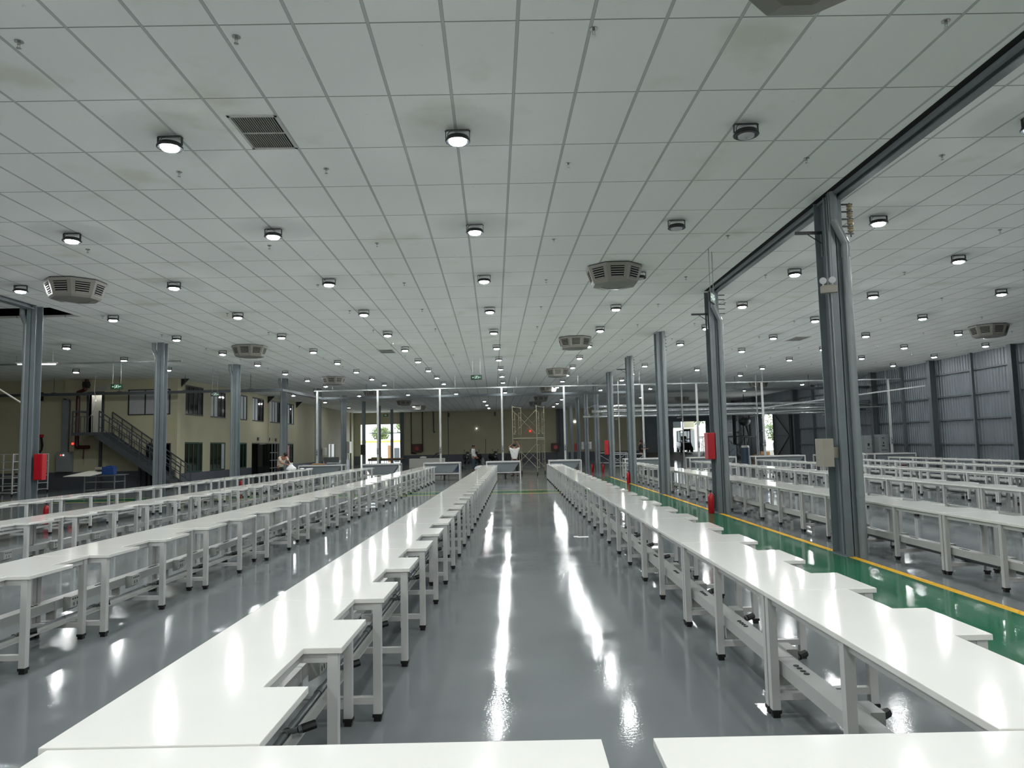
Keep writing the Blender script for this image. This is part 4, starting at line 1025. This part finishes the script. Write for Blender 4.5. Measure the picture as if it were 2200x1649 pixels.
# corner brackets under the ceiling on the side wall
for i, y in enumerate((34.4, 46.8, 52.9)):
    tag(M('dark_frame').add([(XO + .01, y - .05, 4.65), (XO + .01, y - .05, CEIL - .01), (XO + .45, y - .05, CEIL - .01), (XO + .01, y + .05, 4.65), (XO + .01, y + .05, CEIL - .01), (XO + .45, y + .05, CEIL - .01)], [(0, 2, 1), (3, 4, 5), (0, 3, 5, 2), (1, 2, 5, 4), (0, 1, 4, 3)]).obj('corner_bracket'),
        'black triangular bracket at the ceiling edge above the barred windows, %s from the left' % ORD[i], 'bracket', 'black ceiling brackets on the office wall')
# small things on the office side wall
for i, (y, z) in enumerate(((45.0, 2.34), (47.0, 2.32), (48.4, 2.3))):
    tag(M(('dark_frame', 'poster_grey', 'dark_frame')[i]).box(XO, XO + .06, y - .12, y + .12, z - .1, z + .1).obj('wall_sign'), 'small plate above the ground floor entrance, %s from the left' % ORD[i], 'plate', 'small plates above the entrance')
t = thing('fan_bracket', 'white hooked cable hanging on the wall left of a white can', 'cable', (XO + .08, 58.6, 0)); M('white_paint').tube([(0, 0, 2.0), (0, .05, 1.5), (0, -.2, 1.2), (0, 0, .9), (0, .2, 1.2), (0, .05, 1.5)], .045, 6).obj('cable', t)
tag(M('white_paint').box(XO + .05, XO + .3, 59.9, 60.5, 1.1, 1.75).obj('water_heater', bevel=.06), 'white rounded can mounted on the office wall beyond the red cloth', 'water heater')
tag(M('white_paint').box(XO + .02, XO + .3, 68.7, 69.6, 1.2, 2.3).box(XO + .1, XO + .2, 69, 69.2, .6, 1.1).obj('wall_cabinet', bevel=.03), 'white wall cabinet in the corner left of the bright gate', 'cabinet')
tag(M('grey_box').box(XO + .05, XO + 1.3, 60.5, 60.6, 0, .95).obj('partition_panel'), 'low grey partition panel at the wall left of the bright gate', 'partition')

# ================================================================== FAR WALL FITTINGS
t = thing('hose_station', 'red fire hose box with two rising red pipes right of the left gate', 'fire hose cabinet', (-9.7, YF - .02, 0))
M('dark_red').box(-.45, .55, -.22, 0, 1.1, 1.95).obj('case', t, bevel=.02)
M('red_paint').cyl((.05, -.24, 1.5), (.05, -.221, 1.5), .2, n=16).obj('reel', t)
M('dark_red').cyl((-.5, -.12, 1.0), (-.5, -.12, CEIL), .05, n=10).cyl((.62, -.12, 1.2), (.62, -.12, CEIL), .05, n=10).cyl((-.5, -.12, 1.05), (.0, -.12, 1.0), .05, n=10).obj('riser', t, smooth=True)
t = thing('hose_station', 'red fire hose box with dark pipe above it right of the scaffold', 'fire hose cabinet', (4.0, YF - .3, 0))
M('dark_red').box(-.45, .35, -.22, 0, .95, 1.75).obj('case', t, bevel=.02)
M('red_paint').cyl((.0, -.24, 1.35), (.0, -.221, 1.35), .2, n=16).obj('reel', t)
M('stair_steel').cyl((.42, -.12, 1.5), (.42, -.12, CEIL), .05, n=10).obj('riser', t, smooth=True)
t = thing('drop_pipe', 'thin grey pipe ending midway on the far wall right of the red pipes', 'pipe', (-8.0, YF - .1, 0)); M('stair_steel').cyl((0, 0, 3.1), (0, 0, CEIL), .06, n=8).cyl((0, 0, 3.1), (.15, 0, 3.05), .07, n=8).obj('pipe', t)
tag(M('white_dot').ball((-3.75, YF - .08, 3.35), .05, 10, 6).obj('wall_light'), 'tiny white light point on the far wall left of the centre', 'light')
tag(M('red_dot').ball((1.55, YF - .08, 3.0), .06, 10, 6).obj('alarm_light'), 'tiny red light point on the far wall behind the scaffold', 'light')
tag(M('white_dot').box(5.9, 6.1, YF - .08, YF - .02, 3.75, 3.9).obj('wall_light'), 'tiny white light on the far wall seen between the columns', 'light')
tag(M('stair_steel').box(-2.9, -2.85, YF - .1, YF - .05, 0, 2.3).obj('tool_rod'), 'thin dark rod leaning upright against the far wall between the scooters', 'rod')
tag(M('poster_grey').loft([[(-3.15 + r * math.cos(a * math.pi / 6), YF - .5 + r * math.sin(a * math.pi / 6), z) for a in range(12)] for z, r in ((0, .22), (.1, .22), (.5, .05))]).obj('cement_sack'), 'pale cone shaped sack beside the thin rod at the far wall', 'sack')
tag(M('dark_machine').box(-.9, .6, YF - 1.0, YF - .3, 0, .75).use('canvas_grey').box(-.6, .3, YF - .9, YF - .4, .75, 1.05).obj('crate', bevel=.03), 'dark crate with grey cover at the far wall behind the man in white', 'crate')
tag(M('blue_plastic').cyl((-4.1, 51.5, 0), (-4.1, 51.5, .28), .09, .11, n=16).obj('bucket', smooth=True), 'blue plastic bucket on the floor left of the standing man', 'bucket')
tag(M('trousers_dark').ball((-3.84, 51.6, .15), .15, 12, 8, (1, .8, 1)).tube([(-3.72, 51.5, .1), (-3.45, 51.4, .02)], .015, 5).obj('duffel_bag', smooth=True), 'dark blue bag on the floor beside the blue bucket', 'bag')
tag(M('plastic_bag').ball((-2.15, 45.2, .22), .3, 10, 6, (1.3, .8, .7)).ball((-1.85, 45.1, .15), .2, 10, 6).obj('plastic_sack', smooth=True), 'crumpled white sack on the floor right of the standing man', 'sack')
def scooter(x, y, rz, lab):
    t = thing('motor_scooter', lab, 'scooter', (x, y, 0), rz, 'dark motor scooters parked at the far wall')
    for py, nm in ((-.62, 'wheel'), (.62, 'wheel')):
        M('black_rubber').cyl((-.05, py, .24), (.05, py, .24), .24, n=20).use('galvanised').cyl((-.055, py, .24), (.055, py, .24), .12, n=16).obj(nm, t, smooth=True)
    b = M('dark_machine')
    b.loft([[(-.08, .1, .28), (.08, .1, .28), (.1, .9, .4), (-.1, .9, .4)], [(-.17, .05, .5), (.17, .05, .5), (.14, .95, .62), (-.14, .95, .62)], [(-.13, .1, .72), (.13, .1, .72), (.1, .9, .78), (-.1, .9, .78)]])
    b.loft([[(-.16, -.5, .35), (.16, -.5, .35), (.2, -.42, .4), (-.2, -.42, .4)], [(-.22, -.46, .65), (.22, -.46, .65), (.22, -.36, .7), (-.22, -.36, .7)], [(-.16, -.4, .98), (.16, -.4, .98), (.16, -.3, 1.0), (-.16, -.3, 1.0)]])
    b.box(-.16, .16, -.45, .15, .26, .34).obj('body', t, bevel=.015)
    M('black_rubber').loft([[(-.12, .08, .78), (.12, .08, .78), (.1, .85, .8), (-.1, .85, .8)], [(-.11, .1, .84), (.11, .1, .84), (.09, .83, .88), (-.09, .83, .88)]]).obj('seat', t, bevel=.01)
    M('dark_frame').cyl((-.33, -.3, 1.05), (.33, -.3, 1.05), .018, n=8).box(-.1, .1, -.44, -.28, .98, 1.1).cyl((0, -.62, .24), (0, -.38, .95), .03, n=8).obj('handlebar', t)
    for s in (-1, 1): M('dark_frame').cyl((s * .25, -.3, 1.05), (s * .3, -.3, 1.22), .008, n=6).cyl((s * .3, -.31, 1.24), (s * .3, -.29, 1.24), .05, n=12).obj('mirror', t)
    M('pale_lit_grey').box(-.09, .09, -.50, -.46, .78, .88).box(-.17, -.06, -.5, -.47, .55, .62).obj('headlight', t, bevel=.008)
scooter(-4.6, 69.3, .35, 'dark motor scooter at the far wall, left of the standing man'); scooter(-3.6, 69.6, -.3, 'dark motor scooter at the far wall, partly behind the standing man'); scooter(-2.0, 69.2, .5, 'dark motor scooter at the far wall, right one beside the white pole')
# things before the left gate
t = thing('cutting_table', 'long brown folding table on thin legs before the bright gate', 'table', (-10.6, 53.5, 0))
M('cardboard').box(-.2, 2.3, 0, 1.0, .80, .86).obj('tabletop', t)
M('stair_steel').box(-.2, 2.3, .02, .06, .68, .80).box(-.2, 2.3, .94, .98, .68, .80).obj('frame', t)
for x in (-.1, 1.0, 2.2):
    for y in (.05, .95): M('stair_steel').cyl((x, y, .06), (x, y, .8), .02, n=6).use('black_rubber').cyl((x - .02, y, .05), (x + .02, y, .05), .05, n=10).obj('leg', t)
tag(M('foliage').box(-10.6, -9.9, 53.7, 54.3, .86, .95).obj('fabric_pile', bevel=.03), 'small olive green fabric pile on the brown folding table', 'fabric')
tag(M('yard_wall').box(-8.35, -5.6, 57.5, 58.5, 0, .72).obj('low_bench', bevel=.02), 'low pale bench beside the bright gate under small clutter', 'bench')
tag(M('plastic_bag').ball((-7.3, 58, .806), .14, 8, 5, (2, 1, .6)).obj('paper_heap', smooth=True), 'small white heap on the low pale bench', 'heap')
tag(M('dark_machine').bar((-6.6, 58, .76), (-6.1, 58, 1.15), .1).bar((-6.3, 58, .8), (-5.9, 58.1, 1.0), .08).bar((-6.35, 57.9, 1.08), (-5.95, 58, 1.12), .06).obj('hand_tool'), 'black hand tool heap lying on the low pale bench', 'tool')
tag(M('dark_machine').box(-11.35, -11.05, 53.6, 53.86, 1.15, 1.9).obj('control_box', bevel=.01), 'dark control box on the column inside the bright gate', 'box')

# ================================================================== SMALL THINGS ON THE TABLES
t = thing('plastic_bag', 'crumpled white plastic bag on the leftmost table row before the man in a cream shirt', 'bag', (-9.95, 32.4, TOP))
m = MB().use('plastic_bag'); rings = []
for z, r in ((0, .16), (.03, .2), (.10, .19), (.2, .11), (.27, .05), (.31, .07), (.33, .06)):
    rings.append([(r * (1 + .18 * math.sin(5 * a + z * 30)) * math.cos(a * math.pi / 9), r * (1 + .15 * math.cos(7 * a)) * math.sin(a * math.pi / 9), z) for a in range(18)])
m.loft(rings).obj('bag', t, smooth=True)
tag(M('plastic_bag').box(-9.6, -9.45, 33.5, 34.1, TOP, TOP + .04).ball((-9.7, 33.2, TOP + .037), .07, 8, 5, (1.6, 1, .5)).obj('wrapping', smooth=True), 'white scraps of wrapping at the far end of the leftmost table row', 'wrapping')
t = thing('cable_loops', 'loose white cable loops at the far end of the table row beside the green lane', 'cable', (1.72, 31.6, TOP + .01))
m = M('white_steel')
for k in range(3): m.tube([(.14 * math.cos(a * math.pi / 6) + .1 * k, .3 * math.sin(a * math.pi / 6) + .15 * k, .008 * (a % 2)) for a in range(13)], .008, 5)
m.obj('cable', t)
tag(M('cardboard').box(-9.8, -9.2, 35.15, 35.5, .875, .94).obj('carton', bevel=.01), 'yellowish flat carton on the trough behind the leftmost table row', 'carton')
tag(M('grey_box').box(-9.1, -8.5, 35.2, 35.55, .875, .97).use('dark_frame').box(-9.08, -8.6, 35.18, 35.2, .89, .93).obj('instrument', bevel=.01), 'grey flat instrument beside the flat carton on the leftmost trough', 'instrument')
tag(M('plastic_bag').box(1.05, 1.25, 12.8, 12.92, 0.0, .004).box(1.0, 1.08, 12.86, 12.98, 0.0, .004).obj('paper_scrap'), 'small scrap of white paper on the aisle floor', 'paper')

# ================================================================== OUTDOORS
m = M('yard_wall').box(-19, -11.6, 84, 84.5, -.05, 2.6).use('yellow_trim').box(-19, -11.6, 83.9, 84.0, 2.3, 2.45).use('stair_steel').box(-16, -11.6, 80.0, 80.1, 3.2, 3.3)
tag(m.obj('yard_building'), 'low pale building with yellow stripe outside the bright left gate', 'building')
tag(M('cardboard').box(-14.3, -13.7, 82, 82.2, 0, 1.9).use('girt').box(-13.6, -13.0, 82, 82.2, 0, 1.6).obj('yard_door'), 'brown and grey door leaves leaning outside the bright left gate', 'door')
t = thing('yard_shed', 'pale shed with awning outside the open bay at the far right', 'shed', (0, 84, 0))
M('yard_wall').box(20.8, 23.5, .3, .6, .0, 3.3).obj('white_wall', t); M('cream').box(19.6, 20.75, 0, .3, .0, 5.6).obj('pillar', t)
M('girt').box(18.5, 19.7, 2, 2.2, 3.2, 5.6).obj('sheet_wall', t); M('yard_wall').box(18.2, 20.6, -.6, 0, 3.1, 3.22).obj('awning', t); M('grey_box').box(18.6, 20.7, -.1, -.02, .0, 2.9).obj('shutter', t)
M('girt').box(14, 20.75, -11.5, 4.5, 5.6, 5.7).obj('added_shade_roof', t)  # unseen roof, added over the yard to keep its walls in shade
def tree(x, y, h, r, lab, n=900):
    t = thing('tree', lab, 'tree', (x, y, 0), 0, 'trees outside the gates')
    M('bark').cyl((0, 0, -.1), (.1, 0, h * .7), .18, .08, n=8).bar((.05, 0, h * .5), (.8, .2, h * .85), .1).bar((.05, 0, h * .45), (-.7, -.2, h * .8), .1).obj('trunk', t)
    m = M('foliage')
    for i in range(n):
        a, b, c = random.gauss(0, 1), random.gauss(0, 1), random.gauss(0, 1); l = (a * a + b * b + c * c) ** .5 or 1; q = r * random.uniform(.45, 1)
        p = Vector((a / l * q, b / l * q, h + c / l * q * .75)); d = Vector((random.uniform(-1, 1), random.uniform(-1, 1), random.uniform(-1, .4))).normalized(); e = d.orthogonal().normalized(); s = random.uniform(.12, .3)
        m.add([p - e * s * .35, p + d * s, p + e * s * .35, p - d * s * .6], [(0, 1, 2, 3)])
    m.obj('foliage', t)
tree(-13.2, 90, 4.2, 1.7, 'leafy tree outside the bright left gate, right one'); tree(-16.2, 88, 3.4, 1.2, 'leafy tree outside the bright left gate, left one')
tree(21.9, 89, 4.6, 1.6, 'leafy tree outside the open bay at the far right'); tree(18.2, 90, 3.2, 1.3, 'narrow leafy tree left of the shed outside the open bay'); tree(24.8, 66, 4.2, 2.2, 'leafy tree outside the bright side door, upper one'); tree(25.5, 70, 2.6, 1.6, 'low bush outside the bright side door')
tag(M('yard_wall').box(XR + 9, XR + 9.3, 55, 90, -.05, 2.2).obj('boundary_wall'), 'pale boundary wall outside the bright side door', 'wall')

# ================================================================== PEOPLE
def skin_obj(name, J, E_, mname, parent, root, sub=1):
    keys = list(J); idx = {k: i for i, k in enumerate(keys)}
    me = bpy.data.meshes.new(name); me.from_pydata([J[k][0] for k in keys], [(idx[a], idx[b]) for a, b in E_], [])
    me.materials.append(MATS[mname]); o = bpy.data.objects.new(name, me); COL.objects.link(o); o.parent = parent
    md = o.modifiers.new('skin', 'SKIN'); md.use_smooth_shade = True
    for k in keys:
        sv = me.skin_vertices[0].data[idx[k]]; r = J[k][1]; sv.radius = r if isinstance(r, tuple) else (r, r); sv.use_root = (k == root)
    ss = o.modifiers.new('subsurf', 'SUBSURF'); ss.levels = sub; ss.render_levels = sub
    return o
def person(label, loc, rz, P, top_m, leg_m, sleeve=.5, hair=True, h=1.0):
    """P: joints in metres, facing -Y"""
    t = thing('person', label, 'person', loc, rz)
    V = lambda p: Vector(p) * h
    J = {}; E_ = []
    def j(k, p, r): J[k] = (tuple(V(p)), tuple(x * h for x in r) if isinstance(r, tuple) else r * h)
    def e(*ks): E_.extend(zip(ks, ks[1:]))
    j('pelvis', P['pelvis'], (.15, .11)); j('waist', P['waist'], (.13, .1)); j('chest', P['chest'], (.165, .115)); j('neck', P['neck'], .052)
    hd = Vector(P['head']); nk = Vector(P['neck']); up = (hd - nk).normalized(); fw = Vector(P.get('face', (0, -1, 0))).normalized()
    j('skull', hd, (.078, .092)); j('jaw', hd - up * .07 + fw * .012, (.06, .068)); j('crown', hd + up * .065, (.062, .075)); j('nose', hd + fw * .108 - up * .02, .012)
    e('pelvis', 'waist', 'chest', 'neck', 'jaw', 'skull', 'crown'); e('skull', 'nose')
    for s, n in ((-1, 'l'), (1, 'r')):
        sh, el, wr = [Vector(P[k + n]) for k in ('sh', 'el', 'wr')]
        j('sh' + n, sh, .052); j('el' + n, el, .04); j('wr' + n, wr, .026); d = (wr - el).normalized(); q = d.orthogonal().normalized(); pq = d.cross(q)
        j('palm' + n, wr + d * .07, (.038, .02)); e('chest', 'sh' + n, 'el' + n, 'wr' + n, 'palm' + n)
        for f in range(4):
            o = q * (f - 1.5) * .019; L = (.065, .075, .07, .055)[f]
            j('fa%d%s' % (f, n), wr + d * .105 + o, .0095); j('fb%d%s' % (f, n), wr + d * (.105 + L * .6) + o + pq * .012, .0085); j('fc%d%s' % (f, n), wr + d * (.105 + L) + o + pq * .03, .007)
            e('palm' + n, 'fa%d%s' % (f, n), 'fb%d%s' % (f, n), 'fc%d%s' % (f, n))
        j('ta' + n, wr + d * .05 + q * .04, .011); j('tb' + n, wr + d * .085 + q * .058 + pq * .015, .009); e('palm' + n, 'ta' + n, 'tb' + n)
        hp, kn, an, to = [Vector(P[k + n]) for k in ('hip', 'kn', 'an', 'to')]
        j('hip' + n, hp, .082); j('kn' + n, kn, .056); j('an' + n, an, .038); j('to' + n, to, (.038, .025)); e('pelvis', 'hip' + n, 'kn' + n, 'an' + n, 'to' + n)
    skin_obj('body', J, E_, 'skin', t, 'pelvis')
    # clothes
    S = {}; ES = []
    def js(k, p, r): S[k] = (tuple(V(p)), tuple(x * h for x in r) if isinstance(r, tuple) else r * h)
    pv, w_, ch = Vector(P['pelvis']), Vector(P['waist']), Vector(P['chest'])
    js('a', pv - (w_ - pv) * .25, (.185, .14)); js('b', w_, (.165, .13)); js('c', ch, (.2, .145)); js('d', ch + (nk - ch) * .55, (.11, .09))
    ES += [('a', 'b'), ('b', 'c'), ('c', 'd')]
    for n in 'lr':
        sh, el = Vector(P['sh' + n]), Vector(P['el' + n]); js('s' + n, sh, .07); js('e' + n, sh + (el - sh) * min(1, sleeve * 1.3), .062); ES += [('c', 's' + n), ('s' + n, 'e' + n)]
        if sleeve > .9:
            wr = Vector(P['wr' + n]); js('w' + n, wr, .042); ES += [('e' + n, 'w' + n)]
    skin_obj('shirt', S, ES, top_m, t, 'b')
    T = {}; ET = []
    T['a'] = (tuple(V(pv + (w_ - pv) * .2)), (.165 * h, .125 * h)); T['p'] = (tuple(V(pv - Vector((0, 0, .04)))), (.165 * h, .125 * h)); ET.append(('a', 'p'))
    for n in 'lr':
        hp, kn, an = Vector(P['hip' + n]), Vector(P['kn' + n]), Vector(P['an' + n])
        for k, p, r in (('h', hp, .1), ('k', kn, .078), ('n', an + (kn - an) * .12, .062)): T[k + n] = (tuple(V(p)), (r * h, r * h))
        ET += [('p', 'h' + n), ('h' + n, 'k' + n), ('k' + n, 'n' + n)]
        an, to = V(P['an' + n]), V(P['to' + n]); d = (to - an); d.z = 0; d.normalize()
        M('black_rubber').ball(tuple(Vector((an.x, an.y, .045)) + d * .07), .05, 12, 6, (1, 1, .85)).ball(tuple(Vector((an.x, an.y, .04)) + d * .13), .045, 12, 6, (1, 1, .8)).ball(tuple(Vector((an.x, an.y, .05)) + d * .0), .05, 12, 6).obj('shoe', t, smooth=True)
    skin_obj('trousers', T, ET, leg_m, t, 'p')
    if hair:
        c = V(hd + up * .035 - fw * .018); M('hair').ball(tuple(c), .102 * h, 16, 10, (.88, 1.0, .95)).obj('hair', t, smooth=True)
    for s in (-1, 1):
        sd = fw.cross(up).normalized() * s
        ec = V(hd + sd * .08 - up * .015); M('skin').ball(tuple(ec), .024 * h, 8, 5, (.5, 1, 1.3)).obj('ear', t, smooth=True)
        M('black_rubber').ball(tuple(V(hd + sd * .032 + fw * .084 - up * .0)), .009 * h, 6, 4).obj('eye', t)
    return t
STAND = dict(pelvis=(0, 0, .93), waist=(0, .01, 1.1), chest=(0, .01, 1.32), neck=(0, .01, 1.48), head=(0, -.01, 1.60), shl=(-.19, .01, 1.41), shr=(.19, .01, 1.41),
    ell=(-.25, .04, 1.12), elr=(.25, .04, 1.12), wrl=(-.25, -.06, .88), wrr=(.25, -.06, .88), hipl=(-.1, 0, .86), hipr=(.1, 0, .86), knl=(-.11, -.02, .48), knr=(.11, -.02, .48),
    anl=(-.12, .02, .08), anr=(.12, .02, .08), tol=(-.13, -.14, .035), tor=(.13, -.14, .035))
def pose(**k): d = dict(STAND); d.update(k); return d
person('standing man in light shirt and blue jeans seen from the side', (-2.62, 46.0, 0), math.radians(80), pose(wrl=(-.2, -.16, .95), wrr=(.2, -.16, .95), ell=(-.24, .02, 1.12)), 'shirt_white', 'jeans', 1.0)
person('man in a white t-shirt seen from behind with both arms raised to his head', (-.03, 38.2, 0), math.radians(180),
       pose(ell=(-.30, -.06, 1.50), elr=(.28, -.02, 1.52), wrl=(-.19, -.14, 1.70), wrr=(.12, -.12, 1.66), head=(0, -.02, 1.61), anl=(-.15, .02, .08), anr=(.15, .02, .08), tol=(-.16, -.14, .035), tor=(.16, -.14, .035)), 'shirt_white', 'trousers_dark', .6)
person('man in cream short-sleeved shirt bending over the leftmost table row', (-10.55, 32.9, 0), math.radians(62),
       pose(pelvis=(0, .08, .90), waist=(0, .04, 1.06), chest=(0, -.08, 1.22), neck=(0, -.16, 1.33), head=(0, -.25, 1.40), face=(0, -1, -.8), shl=(-.19, -.1, 1.29), shr=(.19, -.1, 1.29),
            ell=(-.24, -.22, 1.05), elr=(.22, -.28, 1.06), wrl=(-.1, -.44, .98), wrr=(.06, -.48, .96), hipl=(-.1, .08, .84), hipr=(.1, .08, .84), knl=(-.11, .0, .47), knr=(.11, .02, .47)), 'shirt_cream', 'trousers_dark', .55)
person('person in black clothes looking down at a phone behind the third column', (7.75, 45, 0), math.radians(90),
       pose(head=(0, -.06, 1.58), face=(0, -1, -.5), ell=(-.22, -.04, 1.13), elr=(.22, -.04, 1.13), wrl=(-.09, -.30, 1.16), wrr=(.06, -.32, 1.16)), 'shirt_dark', 'trousers_dark', .55, h=1.06)
person('person in white shirt with raised forearms in the bright side door', (20.3, 57.0, -.05), math.radians(85),
       pose(ell=(-.2, -.12, 1.18), elr=(.2, -.12, 1.18), wrl=(-.1, -.30, 1.38), wrr=(.08, -.32, 1.4)), 'shirt_white', 'trousers_dark', .55, h=1.02)
